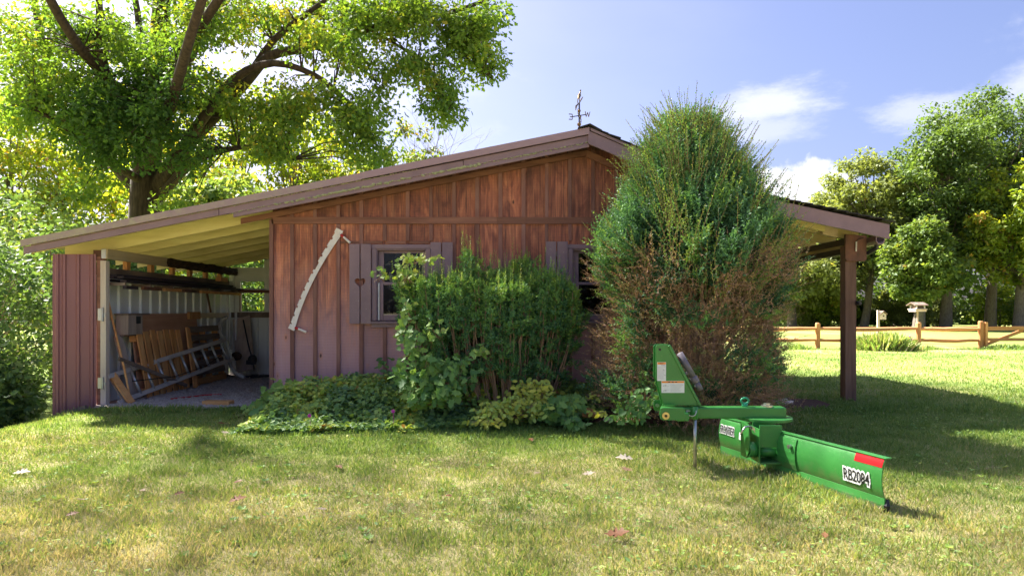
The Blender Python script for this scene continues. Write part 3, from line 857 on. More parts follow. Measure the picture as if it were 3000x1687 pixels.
MB().box(-5.475, -5.422, 8.995, 9.06, -.02, 1.97).build('door_jamb', M['band'], barn)
MB().box(-5.56, -5.37, 8.99, 9.05, 1.925, 1.943).build('head_trim', M['band'], barn)
MB().box(-5.52, -5.415, 9.0, 9.06, 1.945, 2.06).build('head_block', M['gusset'], barn)
MB().box(-6.05, -5.53, 9.02, 9.06, 1.93, 2.0).build('eave_plate', M['soffit'], barn)
for y in (9.7, 10.35, 11.0, 11.6, 12.2, 12.8):
    MB().box(-5.53, -5.47, y, y + .09, 1.84, 2.0).build('short_stud', M['palletx'], lean)  # orange wood colour stands in for warm light on the studs
# open metal door
H0, H1 = Vector((-5.468, 8.975, 0)), Vector((-5.868, 8.725, 0)); dd = (H1 - H0); dl = dd.length; du_ = dd / dl
dn = Vector((0, 0, 1)).cross(du_); 
if dn.y > 0: dn = -dn
prof = [(0, 0)]
for fr in (.06, .38, .70, .86):
    c = fr * dl; prof += [(c - .005, 0), (c + .008, .02), (c + .034, .02), (c + .047, 0)]
prof += [(dl, 0)]
q = MB(); n_ = len(prof)
zb = lambda s: -.02 - .16 * (s / dl)
pt = lambda s, o, z: tuple(H0 + du_ * s + dn * o + Vector((0, 0, z)))
q.add([pt(s, o, zb(s)) for s, o in prof] + [pt(s, o, 2.0 - .02 * s / dl) for s, o in prof] + [pt(s, o - .004, zb(s)) for s, o in prof] + [pt(s, o - .004, 2.0 - .02 * s / dl) for s, o in prof],
      [(i, i + 1, n_ + i + 1, n_ + i) for i in range(n_ - 1)] + [(2*n_+i, 3*n_+i, 3*n_+i+1, 2*n_+i+1) for i in range(n_ - 1)] + [(n_+i, n_+i+1, 3*n_+i+1, 3*n_+i) for i in range(n_ - 1)])
door = q.build('metal_door', M['redsheet'], barn); door['label'] = 'brown ribbed metal door standing open'
MB().bar(pt(0, -.03, 1.99), pt(dl, -.03, 1.97), .05, .03).build('door_rail', M['palletx'], door)
MB().bar(pt(.02, -.03, .3), pt(dl, -.03, .28), .05, .08).build('door_rail', M['palletx'], door)
MB().bar(pt(dl - .02, -.02, -.15), pt(dl - .02, -.02, 1.95), .03, .05, up=tuple(du_)).build('door_stile', M['redsheet'], door)
# porch on the right
po = MB().box(4.467, 4.618, 9.15, 9.30, -.05, 2.13).build('porch_post', M['post'], barn, bevel=.008)
MB().box(4.47, 4.60, 12.0, 12.15, -.05, 2.03).build('porch_post', M['post'], barn, bevel=.008)
q = MB(); q.prism([(4.45,1.95),(4.475,1.92),(4.71,1.92),(4.735,1.95),(4.735,2.26),(4.45,2.28)], lambda a, b, t: (a, t, b), 9.112, 9.148); gp_ = q.build('gusset_plate', M['gusset'], po, bevel=.004)
MB().tube([(4.68, 9.09, 2.235), (4.60, 9.09, 2.20), (4.59, 9.095, 2.18)], .006, 6).build('hook', M['iron'], po)
MB().tube([(4.59, 9.10, 2.18), (4.586, 9.10, 2.05)], .011, 8).build('hanging_peg', M['white'], po)
q = MB(); q.box(4.604, 4.65, 9.10, 9.17, 1.335, 1.39); q.tube([(4.63, 9.10, 1.36), (4.63, 9.07, 1.36)], .02, 8); q.build('porch_sensor', M['black'], po)
hb = MB().box(4.50, 4.60, 9.17, YB, 2.15, 2.235).build('porch_header', M['darkbeam'], barn)
MB().box(4.505, 4.595, 9.31, YB, 2.105, 2.149).build('header_plank', M['soffit_y'], hb)
MB().box(4.50, 4.60, 9.31, YB, 2.025, 2.104).build('header_board', M['darkbeam'], hb)
for y in (9.30, 9.95, 10.6, 11.25, 11.9, 12.6):
    q = MB(); slope(q, XBR + .05, XE - .04, .056, .175, y, y + .045); q.build('porch_rafter', M['soffit'], barn)
q = MB(); slope(q, 4.19, 4.39, .06, .20, 9.2, 9.28); q.build('blocking', M['beam'], barn)
q = MB(); slope(q, 3.0, 4.15, .06, .19, 9.05, 9.09); q.build('barge_rafter', M['soffit'], barn)
q = MB(); q.prism([(4.77,2.17),(4.80,2.13),(4.86,2.13),(4.89,2.17),(4.89,2.24),(4.877,2.24),(4.877,2.175),(4.855,2.145),(4.805,2.145),(4.783,2.175),(4.783,2.24),(4.77,2.24)], lambda a, b, t: (a, t, b), 8.95, YB + .3)
gut = q.build('gutter', M['trim'], barn)
MB().tube([(4.83, 9.05, 2.14), (4.83, 9.05, 2.09), (4.76, 9.12, 2.03), (4.70, 9.2, 2.03)], .03, 8).build('downspout_elbow', M['black'], gut)

# --- things hung on and standing behind the barn wall
def saw():
    tooth = [(650,150),(590,260),(510,385),(430,530),(350,680),(290,800),(220,960),(160,1130),(115,1250)]
    spine = [(735,175),(610,370),(490,560),(400,720),(320,880),(260,1030),(210,1180),(180,1290)]
    c = lambda p: ((820 + p[0] / 4.025 - 1500) / 222.2 * (8.96 / 9), 1.26 - (640 + p[1] / 4.025 - 910) / 222.2 * (8.96 / 9))
    def smooth(P):
        k = np.polyfit([p[1] for p in P], [p[0] for p in P], 2)
        return [(float(np.polyval(k, y)), y) for y in np.linspace(P[0][1], P[-1][1], 25)]
    t = [c(p) for p in smooth(tooth)]; s_ = [c(p) for p in smooth(spine)]
    root = empty('crosscut_saw', (t[-1][0], 8.965, t[-1][1]), 'old white-painted two-man crosscut saw hung at a slant on the barn wall', 'saw')
    def along(P, f):
        f *= len(P) - 1; i = min(int(f), len(P) - 2); f -= i
        return (P[i][0] + (P[i+1][0] - P[i][0]) * f, P[i][1] + (P[i+1][1] - P[i][1]) * f)
    N = 132; edge_ = []
    for i in range(N + 1):
        p = along(t, i / N); w = along(s_, i / N)
        d = (p[0] - w[0], p[1] - w[1]); l = math.hypot(*d); d = (d[0] / l, d[1] / l)
        k = i % 12
        dep = 0.0 if k in (0, 2, 4, 6, 8) else (-.010 if k in (1, 3, 5, 7) else -.022)
        if 42 < i < 54: dep = -.024
        edge_.append((p[0] + d[0] * dep, p[1] + d[1] * dep))
    q = MB(); q.prism(edge_ + s_[::-1], lambda a, b, y: (a, y, b), 8.964, 8.968)
    bl = q.build('blade', M['saw'], root)
    for P0, P1, Hn, col in (((655,135), (735,175), ((720,190), (830,288)), 0), ((110,1265), (180,1300), ((180,1285), (312,1338)), 1)):
        a, b = c(P0), c(P1)
        q = MB(); q.bar((a[0], 8.960, a[1]), (b[0], 8.960, b[1]), .012, .062, up=(b[1]-a[1], 0, a[0]-b[0])); fe = q.build('end_plate', M['saw'], root)
        h0, h1 = c(Hn[0]), c(Hn[1])
        mid = (h0[0] + (h1[0] - h0[0]) * .28, h0[1] + (h1[1] - h0[1]) * .28)
        q = MB(); q.tube([(h0[0], 8.955, h0[1]), (mid[0], 8.955, mid[1])], .017, 8); q.build('red_ferrule', M['red'], root)
        q = MB(); q.tube([(mid[0], 8.955, mid[1]), (h1[0], 8.955, h1[1])], [.013, .016], 8); q.build('handle', M['saw'], root)
saw()

def vane():
    Y = 9.95; c = lambda x, y, dy=0: at(1620 + x / 5.575, 240 + y / 5.575, Y + dy)
    base = Vector((XP, Y, ZP + .03))
    r = empty('weathervane', base, 'small copper weathervane with letters on the ridge of the barn', 'weathervane')
    q = MB(); q.tube([base - Vector((0, 0, .02)), c(430, 340)], .011, 8); pole = q.build('pole', M['iron'], r)
    MB().sphere(c(428, 695), .030, 12, 8).build('ball', M['brass'], r, True)
    MB().sphere(c(430, 475), .022, 12, 8).build('ball', M['brass'], r, True)
    q = MB(); q.tube([c(310, 572, -.03), c(530, 537, .03)], .007, 6); q.tube([c(410, 500, .22), c(455, 600, -.22)], .007, 6); q.sphere(c(428, 562), .018, 8, 5); q.build('cross_arms', M['iron'], r)
    def letter(lines, cx, cy, dy, yaw):
        q = MB()
        for a, b in lines:
            p = [c(cx, cy, dy) + Vector((u * .052 * math.cos(yaw), u * .052 * math.sin(yaw), w * .075)) for u, w in (a, b)]
            q.bar(p[0], p[1], .010, .012, up=(0, -1, 0.01))
        q.build('letter', M['brass'], r)
    letter([((.5,.5),(.5,-.5)),((.5,.5),(-.5,.5)),((.5,0),(-.2,0)),((.5,-.5),(-.5,-.5))], 288, 572, -.03, .25)
    letter([((-.7,.5),(-.4,-.5)),((-.4,-.5),(0,.35)),((0,.35),(.35,-.5)),((.35,-.5),(.7,.5))], 565, 530, .03, .25)
    letter([((-.5,-.5),(-.5,.5)),((-.5,.5),(.5,-.5)),((.5,-.5),(.5,.5))], 412, 492, .23, 1.35)
    letter([((-.5,.5),(.5,.5)),((-.5,.5),(-.5,0)),((-.5,0),(.5,0)),((.5,0),(.5,-.5)),((.5,-.5),(-.5,-.5))], 455, 612, -.23, 1.35)
    # the arrow and the long-necked bird, turned almost edge-on
    q = MB(); q.tube([c(372, 465, -.2), c(378, 400, -.17), c(432, 340, 0), c(470, 275, .17), c(488, 250, .2)], [.004, .014, .009, .011, .006], 6); q.build('arrow', M['brass'], r)
    q = MB(); q.tube([c(402, 345, -.03), c(408, 262, -.02), c(425, 240, 0)], .006, 6); q.tube([c(436, 345, .03), c(430, 262, .02)], .006, 6)
    q.tube([c(412, 280, -.08), c(420, 250, -.04), c(430, 225, 0), c(440, 190, .05), c(446, 160, .06), c(452, 130, .05)], [.008, .024, .026, .014, .010, .008], 8); q.tube([c(452, 140, .05), c(456, 150, .12)], [.010, .002], 6)
    q.build('bird', M['brass'], r)
vane()

# behind the first window: a hanging coil of cable and a pale box on the sill
q = MB()
for k in range(6):
    r = .13 + .013 * k; cx, cz = -1.44 + .008 * k, 1.79 - .012 * k
    q.tube([(cx + (r + .07) * math.cos(a), 9.16 + .012 * k, cz + r * math.sin(a) * .95) for a in [math.pi * (1.02 + i / 12 * .96) for i in range(13)]], .0045, 5)
q.tube([(-1.52, 9.15, 1.62), (-1.52, 9.15, 1.5), (-1.50, 9.15, 1.42)], .004, 5)
tag(q.build('cable_coil', M['whitepost']), 'pale coil of cable hanging inside the barn window', 'cable')
q = MB(); q.prism([(-1.42,1.145),(-1.12,1.145),(-1.12,1.2),(-1.16,1.235),(-1.36,1.235),(-1.42,1.2)], lambda a, b, t: (a, t, b), 9.14, 9.34)
tag(q.build('sill_box', M['whitepost'], bevel=.006), 'pale box standing on the sill inside the barn window', 'box')
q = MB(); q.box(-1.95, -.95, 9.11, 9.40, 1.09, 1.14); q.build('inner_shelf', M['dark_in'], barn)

# ------------------------------------------------------------------ the green rear blade
def text_mesh(body, size, offset=0.0, sx=1.0, extrude=0.0):
    cu = bpy.data.curves.new('lettering', 'FONT'); cu.body = body; cu.size = size; cu.offset = offset
    cu.resolution_u = 3; cu.extrude = extrude
    ob = bpy.data.objects.new('lettering', cu); COL.objects.link(ob)
    dg = bpy.context.evaluated_depsgraph_get(); dg.update()
    me = bpy.data.meshes.new_from_object(ob.evaluated_get(dg))
    V = [(v.co.x * sx, v.co.y) for v in me.vertices]; Fc = [tuple(p.vertices) for p in me.polygons]
    bpy.data.objects.remove(ob, do_unlink=True); bpy.data.curves.remove(cu); bpy.data.meshes.remove(me)
    return V, Fc

def rear_blade():
    YF = 5.40
    root = empty('rear_blade', (2.0, 5.3, 0), 'bright green tractor rear blade with hitch mast, parked on the lawn', 'rear blade')
    G = M['green']
    P = lambda cx, cy, Y=YF: at(1880 + cx / 3.45, 980 + cy / 3.45, Y)
    X = lambda cx, Y=YF: P(cx, 0, Y).x
    Z = lambda cy, Y=YF: P(0, cy, Y).z
    # boom: square tube
    zb, zt_ = Z(850), Z(735)
    q = MB(); q.box(X(215), X(1460), YF, YF + .105, zb, zt_)
    boom = q.build('boom', G, root, bevel=.012)
    MB().box(X(1430), X(1462) + .004, YF + .01, YF + .095, zb + .01, zt_ - .01).build('boom_end', G, boom)
    # mast: two plates and the sloping back strip
    pl = [(142,125),(152,106),(170,100),(270,100),(292,105),(310,130),(606,715),(222,715),(158,470),(140,430)]
    for y in (YF + .004, YF + .09):
        q = MB(); q.prism([(X(a), Z(b)) for a, b in pl][::-1], lambda a, b, t: (a, t, b), y, y + .010)
        mp = q.build('mast_plate', G, root, bevel=.003)
        if y < YF + .05: front_mast = mp
    q = MB(); p0, p1 = P(285, 108), P(598, 712)
    q.bar(p0 + Vector((-.008, .052, 0)), p1 + Vector((-.008, .052, 0)), .118, .022, up=(1, 0, .5)); q.build('mast_strip', G, root, bevel=.004)
    q = MB(); c = P(185, 150); q.tube([(c.x, YF + .0025, c.z), (c.x, YF + .006, c.z)], .0105, 12); q.build('pin_hole', M['decal_k'], front_mast)
    # decals: white panels with an orange heading and lines of print
    def decal(x0, x1, y0, y1, head, bars):
        d = MB().box(X(x0), X(x1), YF + .0012, YF + .0035, Z(y1), Z(y0)).build('decal', M['decal_w'], front_mast)
        MB().box(X(x0 + 3), X(x1 - 3), YF + .0004, YF + .0010, Z(head), Z(y0 + 3)).build('decal_heading', M['decal_o'], front_mast)
        q = MB()
        for bx0, bx1, by0, by1 in bars: q.box(X(bx0), X(bx1), YF + .0004, YF + .0010, Z(by1), Z(by0))
        q.build('decal_print', M['decal_g'], front_mast)
        q = MB(); w = (x1 - x0)
        for k in range(3): q.box(X(x0 + w*(.3+.15*k)), X(x0 + w*(.38+.15*k)), YF - .0002, YF + .0003, Z(head - 5), Z(y0 + 8))
        q.build('decal_mark', M['decal_k'], front_mast)
    rnd = random.Random(2)
    decal(157, 246, 278, 466, 300, [(163, 163 + rnd.uniform(50, 76), y, y + 3) for y in range(322, 455, 9)] + [(195, 238, 305, 314), (215, 228, 348, 362), (228, 242, 405, 412)])
    decal(200, 432, 466, 587, 487, [(290, 290 + rnd.uniform(90, 134), y, y + 3) for y in range(500, 578, 9)] + [(215, 228, 512, 522), (232, 250, 506, 522), (215, 226, 562, 572), (230, 252, 556, 572), (262, 270, 516, 522), (262, 270, 560, 566)])
    # grey document tube strapped behind the mast
    a, b = P(378, 190, YF + .02), P(590, 562, YF + .02)
    a += Vector((.012, .03, 0)); b += Vector((.012, .03, 0)); d = b - a
    q = MB(); q.tube([a, a + d * .66], .026, 16); tb = q.build('manual_tube', M['tubegrey'], root, True)
    MB().tube([a + d * .64, a + d * .66, a + d * .78, a + d * .80], [.027, .031, .031, .027], 16).build('tube_collar', M['tubegrey'], tb, True)
    MB().tube([a + d * .79, b], .025, 16).build('tube_cap', M['tubegrey'], tb, True)
    m_ = a + d * .55; MB().bar(m_ + Vector((-.05, 0, 0)), m_, .02, .02).build('tube_bracket', M['tubegrey'], tb)
    # lower hitch: cross bar, clevis plates and pins
    def plate(pts, y, name='clevis_plate'):
        q = MB(); q.prism([(p.x, p.z) for p in pts][::-1], lambda a_, b_, t: (a_, t, b_), y, y + .014); return q.build(name, G, root, bevel=.003)
    yF = 5.22
    plate([P(*p, yF) for p in [(190,745),(215,738),(425,738),(436,750),(436,845),(405,866),(215,864),(190,850),(182,800)]], yF)
    plate([P(*p, yF + .08) for p in [(205,735),(425,738),(436,845),(215,850)]], yF + .08)
    yB = 5.72
    plate([P(*p, yB) for p in [(122,670),(135,657),(205,660),(212,690),(190,770),(130,765),(116,715)]], yB)
    plate([P(*p, yB + .07) for p in [(130,665),(205,660),(200,765),(130,760)]], yB + .07)
    MB().box(X(300), X(425), yF + .01, yB + .08, zb + .008, zt_ - .02).build('cross_bar', G, root, bevel=.008)
    c = P(242, 818, yF); q = MB(); q.tube([(c.x, yF - .006, c.z), (c.x, yF + .13, c.z)], .017, 12); q.build('hitch_pin', M['zincgold'], root, True)
    q = MB(); q.tube([(c.x, yF - .010, c.z), (c.x, yF - .001, c.z)], .028, 18); q.build('washer', M['zincgold'], root)
    q = MB(); q.tube([(c.x, yF - .016, c.z), (c.x, yF - .010, c.z)], .011, 8); q.build('pin_hole', M['iron'], root)
    c = P(155, 712, yB); q = MB(); q.tube([(c.x, yB - .02, c.z), (c.x, yB + .12, c.z)], .016, 6); q.build('hitch_bolt', M['steel'], root)
    # parking stand with its clip
    xs_ = X(527); ys_ = YF - .035
    MB().tube([(xs_, ys_, 0.0), (xs_, ys_, zt_ - .01)], .0135, 12).build('parking_stand', M['steel'], root, True)
    MB().tube([(X(525), ys_, zb + .004), (X(525), ys_, zt_ + .012)], .024, 14).build('stand_socket', G, root, True)
    q = MB(); q.tube([P(452, 768, YF - .06), P(492, 770, YF - .06)], .0045, 8); q.tube([P(455, 765, YF - .06), P(458, 790, YF - .065), P(480, 815, YF - .068), P(512, 826, YF - .07), P(540, 812, YF - .068), P(552, 785, YF - .064), P(550, 765, YF - .06)], .0042, 8)
    q.build('hitch_clip', M['steel'], root, True)
    # index pin ring and pivot nut on top of the boom
    c = P(1042, 668, YF + .05); pts = [(c.x + .030 * math.cos(t) * (1 if abs(math.cos(t)) < .7 else 1), c.y, c.z + .022 * math.sin(t)) for t in [i / 16 * 2 * math.pi for i in range(17)]]
    q = MB(); q.tube(pts, .0085, 8, False); q.tube([(c.x, c.y, zt_ - .005), (c.x, c.y, c.z - .018)], [.026, .022], 12); q.build('index_pin', M['teal'], root, True)
    c = P(1265, 705, YF + .05); q = MB(); q.tube([(c.x, c.y, zt_ - .002), (c.x, c.y, zt_ + .012)], .046, 20); q.tube([(c.x, c.y, zt_ + .012), (c.x, c.y, zt_ + .028)], .027, 6); q.build('pivot_nut', M['steel'], root)
    # turntable disc
    cx = (X(1030) + X(1540)) / 2; r = (X(1540) - X(1030)) / 2; zd = Z(862); yc = YF + .06
    q = MB(); q.tube([(cx, yc, zd - .004), (cx, yc, zd + .018)], r, 48); q.build('turntable', G, root, bevel=.003)
    # pivot housing
    y0 = 5.17
    HX = lambda c_: X(c_, y0); HZ = lambda c_: Z(c_, y0)
    MB().box(HX(1192), HX(1420), y0, y0 + .012, HZ(1140), zd - .004).build('housing_plate', G, root, bevel=.003)
    MB().box(HX(1192), HX(1420), y0 + .15, y0 + .162, HZ(1280), zd - .004).build('housing_plate', G, root)
    MB().box(HX(1178), HX(1192) - .001, y0 - .02, y0 + .19, HZ(1285), zd - .03).build('housing_flange', G, root, bevel=.002)
    q = MB(); q.prism([(y0 + .01, zd - .004), (y0 + .19, zd - .004), (y0 + .19, HZ(1265)), (y0 + .06, HZ(1262)), (y0 + .01, HZ(1180))], lambda a_, b_, t: (t, a_, b_), HX(1085), HX(1098)); q.build('housing_flange', G, root)
    q = MB(); q.tube([(HX(1196), y0 + .05, HZ(1190)), (HX(1436), y0 + .05, HZ(1190))], .040, 20); q.build('tilt_tube', G, root, True)
    # open pipe end
    c0 = Vector((HX(1175), y0 + .05, HZ(1170))); q = MB(); n_ = 20
    ring = lambda x_, r_: [(x_, c0.y + r_ * math.cos(2*math.pi*i/n_), c0.z + r_ * math.sin(2*math.pi*i/n_)) for i in range(n_)]
    x0_, x1_ = HX(1098), HX(1176)
    vs_ = ring(x0_, .060) + ring(x1_, .060) + ring(x0_, .046) + ring(x1_, .046)
    q.add(vs_, [(i, (i+1) % n_, n_+(i+1) % n_, n_+i) for i in range(n_)] + [(2*n_+i, 3*n_+i, 3*n_+(i+1) % n_, 2*n_+(i+1) % n_) for i in range(n_)] + [(i, 2*n_+i, 2*n_+(i+1) % n_, (i+1) % n_) for i in range(n_)] + [(n_+i, n_+(i+1) % n_, 3*n_+(i+1) % n_, 3*n_+i) for i in range(n_)])
    q.build('pipe_end', G, root, True)
    MB().box(HX(1190), HX(1470), y0 - .03, y0 + .19, HZ(1302), HZ(1284)).build('base_plate', G, root, bevel=.003)
    MB().tube([P(1000, 1008, 5.1), P(1025, 960, 5.1), P(1045, 932, 5.1), P(1075, 925, 5.12), P(1115, 932, 5.16)], .0075, 8).build('latch_handle', M['steel'], root, True)
    q = MB(); c = P(1122, 950, 5.15); q.tube([c + Vector((0, -.02, 0)), c + Vector((0, .03, 0))], .012, 6); q.tube([c + Vector((-.01, -.015, .02)), c + Vector((.012, -.015, -.025))], .004, 6); q.build('latch_bolt', M['steel'], root)
    # moldboard
    A, B_ = Vector((1.832, 5.92, 0)), Vector((2.339, 4.256, 0)); L = (B_ - A).length
    du = (B_ - A) / L; nn = Vector((du.y, -du.x, 0))
    if nn.x > 0: nn = -nn
    ZT = .339
    prof = [(0, .010), (.015, .014), (.08, .028), (.085, .020), (.12, .034), (.17, .043), (.22, .045), (.27, .039), (.31, .027), (.335, .016), (.339, .010)]
    def surf(s, z, off=0.0):
        for (z0, o0), (z1, o1) in zip(prof, prof[1:]):
            if z <= z1 + 1e-6: o = o0 + (o1 - o0) * max(0, z - z0) / (z1 - z0); break
        return A + du * (s * L) + nn * (o + off) + Vector((0, 0, z))
    def shell(zs, s0, s1, off, th, name, mat, par, ns=14):
        q = MB(); nz = len(zs); V = []
        for i in range(ns + 1):
            s = s0 + (s1 - s0) * i / ns
            V += [surf(s, z, off) for z in zs] + [surf(s, z, off - th) for z in zs[::-1]]
        m = 2 * nz
        Fc = [(i*m+k, i*m+(k+1) % m, (i+1)*m+(k+1) % m, (i+1)*m+k) for i in range(ns) for k in range(m)] + [tuple(range(m))[::-1], tuple(ns*m+k for k in range(m))]
        q.add(V, Fc); return q.build(name, mat, par)
    zs = [.085, .10, .12, .145, .17, .195, .22, .245, .27, .29, .31, .325, .337]
    mold = shell(zs, 0, 1, 0, .008, 'moldboard', G, root)
    mold.data.shade_smooth(); em = mold.modifiers.new('edges', 'EDGE_SPLIT'); em.split_angle = R(40)
    shell([-.01, .015, .05, .092], -.002, 1.002, .004, .012, 'cutting_edge', M['worn'], root, 4)
    q = MB(); q.bar(surf(0, ZT, -.012) + Vector((0, 0, .002)), surf(1.006, ZT, -.012) + Vector((0, 0, .002)), .052, .008); q.build('top_flange', G, mold, bevel=.003)
    shell([.09, .13, .17, .22, .27, .30, .318], .44, .555, .010, .009, 'blade_bracket', G, root, 2)
    c = surf(.53, .262, .012); MB().tube([c, c + nn * .022], .016, 6).build('bracket_bolt', M['steel'], root)
    q = MB(); q.tube([surf(.998, -.005, -.01), surf(1.004, .05, -.012), surf(1.0, .085, -.02)], [.016, .02, .01], 6); q.build('edge_bolt', M['black'], root)
    # print on the moldboard
    def on_blade(V, Fc, s0, z0, off, name, mat):
        lo, hi = surf(0, z0), surf(0, z0 + .075); mid_ = surf(0, z0 + .03); bul = max(0, (mid_ - lo.lerp(hi, .4)).dot(nn)) + .003
        def flat(x, y):
            t_ = y / .075; return A + du * (s0 * L + x) + (lo.lerp(hi, t_) - A) + nn * (bul + off)
        q = MB(); q.add([flat(x, y) for x, y in V], Fc); return q.build(name, mat, mold)
    def rect(s0, s1, z0, z1, off, name, mat, slant=0.0):
        n_ = 6; V = []; 
        for i in range(n_ + 1):
            s = s0 + (s1 - s0) * i / n_
            for k in range(6): V.append(surf(s, z0 + (z1 - z0) * k / 5, off))
        Fc = [(i*6+k, (i+1)*6+k, (i+1)*6+k+1, i*6+k+1) for i in range(n_) for k in range(5)]
        q = MB(); q.add(V, Fc); return q.build(name, mat, mold)
    rect(.868, .998, .283, .334, .003, 'red_reflector', M['decal_r'])
    rect(.166, .2, .20, .26, .003, 'white_decal', M['decal_w'])
    for body, size, span, s0, z0, wide in (('RB2084', .105, .126, .820, .150, .014), ('FRONTIER', .088, .116, .012, .218, .009)):
        V, Fc = text_mesh(body, size, .0012, .62); sc = span * L / max(v[0] for v in V)
        Vw, Fw = text_mesh(body, size, wide, .62)
        on_blade([(x * sc, y) for x, y in Vw], Fw, s0, z0, .0, 'lettering_backing', M['decal_w'])
        on_blade([(x * sc, y) for x, y in V], Fc, s0, z0, .002, 'lettering', M['decal_k'])
rear_blade()

# ------------------------------------------------------------------ contents of the lean-to
def ladder():
    A0, A1 = Vector((-5.19, 9.08, .055)), Vector((-4.96, 12.02, .40))
    B0, B1 = Vector((-5.345, 9.10, .395)), Vector((-5.09, 12.0, .735))
    r = empty('ladder', A0, 'weathered extension ladder lying on its side in the lean-to', 'ladder')
    up = (B0 - A0).normalized()
    MB().bar(A0 - (A1 - A0) * .02, A1 + (A1 - A0) * .04, .026, .062, up=tuple(up)).build('side_rail', M['rail'], r)
    MB().bar(B0 - (B1 - B0) * .02, B1 + (B1 - B0) * .04, .026, .062, up=tuple(up)).build('side_rail', M['rail'], r)
    for k in range(10):
        t = .035 + k * .104
        MB().tube([A0.lerp(A1, t), B0.lerp(B1, t)], .021, 10).build('rung', M['alum'], r, True)
    q = MB(); q.tube([A0.lerp(A1, .1).lerp(B0.lerp(B1, .1), .6) + Vector((.04, 0, 0)), A0.lerp(A1, .4) + Vector((.03, 0, .08)), A0.lerp(A1, .7) + Vector((.03, 0, .06)), A0.lerp(A1, .9).lerp(B0.lerp(B1, .9), .4) + Vector((.04, 0, 0))], .006, 6); q.build('rope', M['iron'], r)
ladder()

def pallet(y0, y1, h, xb, xt, vertical, label, mats, n_):
    """a pallet on its edge, leaning back against the wall"""
    r = empty('pallet', (xb, y0, .02), label, 'pallet')
    lean_ = lambda z: xb + (xt - xb) * z / h
    nrm = Vector((h, 0, xb - xt)).normalized(); rnd = random.Random(n_)
    if vertical:
        pitch = (y1 - y0) / n_
        for k in range(n_):
            y = y0 + pitch * (k + .5); hh = h + rnd.uniform(-.015, .015)
            q = MB(); q.bar((lean_(.02), y, .03), (lean_(hh), y, hh), pitch * .68, .018, up=tuple(nrm)); q.build('slat', mats[0], r)
        for z in (.12, .5 * h, h - .10):
            q = MB(); q.bar(Vector((lean_(z), y0, z)) - nrm * .052, Vector((lean_(z), y1, z)) - nrm * .052, .085, .085, up=tuple(nrm)); q.build('stringer', mats[1], r)
    else:
        pitch = h / n_
        for k in range(n_):
            z = pitch * (k + .5) + .02
            q = MB(); q.bar((lean_(z), y0, z), (lean_(z), y1, z), pitch * .7, .016, up=tuple(nrm)); q.build('slat', mats[0] if k else mats[1], r)
        for y in (y0 + .05, (y0 + y1) / 2, y1 - .05):
            q = MB(); q.bar(Vector((lean_(.02), y, .03)) - nrm * .05, Vector((lean_(h), y, h)) - nrm * .05, .07, .08, up=tuple(nrm)); q.build('stringer', mats[1], r)
pallet(9.66, 10.98, .97, -5.17, -5.34, True, 'fresh orange wooden pallet with upright slats leaning on the lean-to wall', (M['pallet'], M['palletx']), 7)
pallet(11.25, 12.35, 1.0, -5.16, -5.33, False, 'grey weathered pallet with level slats behind the ladder top', (M['greywood'], M['palletx']), 7)
def single(name, mb_, mat, label, cat, **kw):
    return tag(mb_.build(name, mat, **kw), label, cat)
q = MB(); q.bar((-5.30, 10.7, .06), (-5.425, 10.7, 1.21), 2.0, .018, up=(1, 0, .05)); single('plywood_sheet', q, M['ply'], 'brown plywood sheet leaning behind the orange pallet', 'plywood')
q = MB(); q.bar((-5.05, 10.9, .03), (-5.30, 11.15, .98), .12, .022, up=(1, 0, .2)); single('plank', q, M['pallet'], 'orange board leaning between the two pallets', 'plank')
q = MB(); q.bar((-5.27, 9.55, .03), (-5.40, 9.34, .93), .12, .022, up=(1, -.3, .2)); single('plank', q, M['greywoodz'], 'wide grey plank leaning at the left end of the orange pallet', 'plank')
q = MB(); q.bar((-5.08, 9.12, .03), (-5.36, 9.14, .42), .10, .022, up=(1, -.5, .6)); single('plank', q, M['palletx'], 'short brown plank leaning beside the white door post', 'plank')
q = MB(); q.bar((-5.20, 9.20, .03), (-5.42, 9.22, .40), .08, .022, up=(1, -.5, .6)); single('plank', q, M['greywoodz'], 'short grey board leaning behind the ladder foot', 'plank')
q = MB(); q.bar((-5.27, 9.15, .62), (-5.05, 10.6, .10), .02, .05); single('strap', q, M['greywood'], 'thin dark board slanting across the orange pallet', 'board')
q = MB(); q.tube([at(318, 885, 9.25), at(335, 960, 9.25), at(365, 1082, 9.22), (-5.14, 9.2, .05)], .014, 8); single('wooden_pole', q, M['palletx'], 'thin reddish wooden pole leaning just inside the door post', 'pole')
def grey_box():
    r = empty('wooden_box', (-5.35, 9.5, .93), 'grey battered wooden box perched on top of the plank', 'box')
    MB().box(-5.43, -5.26, 9.36, 9.72, .93, 1.20).build('box_body', M['greywoodz'], r)
    q = MB(); q.box(-5.45, -5.25, 9.34, 9.90, 1.2, 1.222); q.build('lid', M['greywood'], r)
    q = MB(); q.box(-5.256, -5.252, 9.55, 9.66, 1.08, 1.18); q.build('opening', M['black'], r)
    MB().box(-5.43, -5.33, 9.37, 9.74, .905, .929).build('box_base', M['greywood'], r)
grey_box()
q = MB(); q.box(-5.40, -5.36, 11.35, 11.75, 1.12, 1.24); single('board_end', q, M['pallet'], 'short fresh board end on the plywood top edge', 'board')
def px(x, y, Y): return at(300 + x / 2.787, 700 + y / 2.787, Y)
q = MB(); q.tube([px(1020,640,12.6), px(985,655,12.6), px(962,690,12.55), px(955,740,12.5), px(970,790,12.4), px(1000,840,12.3), px(1030,960,12.2), px(1050,1040,12.15), px(1090,1095,12.1), px(1155,1127,12.0)], .032, 10); single('curved_pipe', q, M['pipe'], 'off-white curved pipe standing behind the ladder', 'pipe', smooth=True)
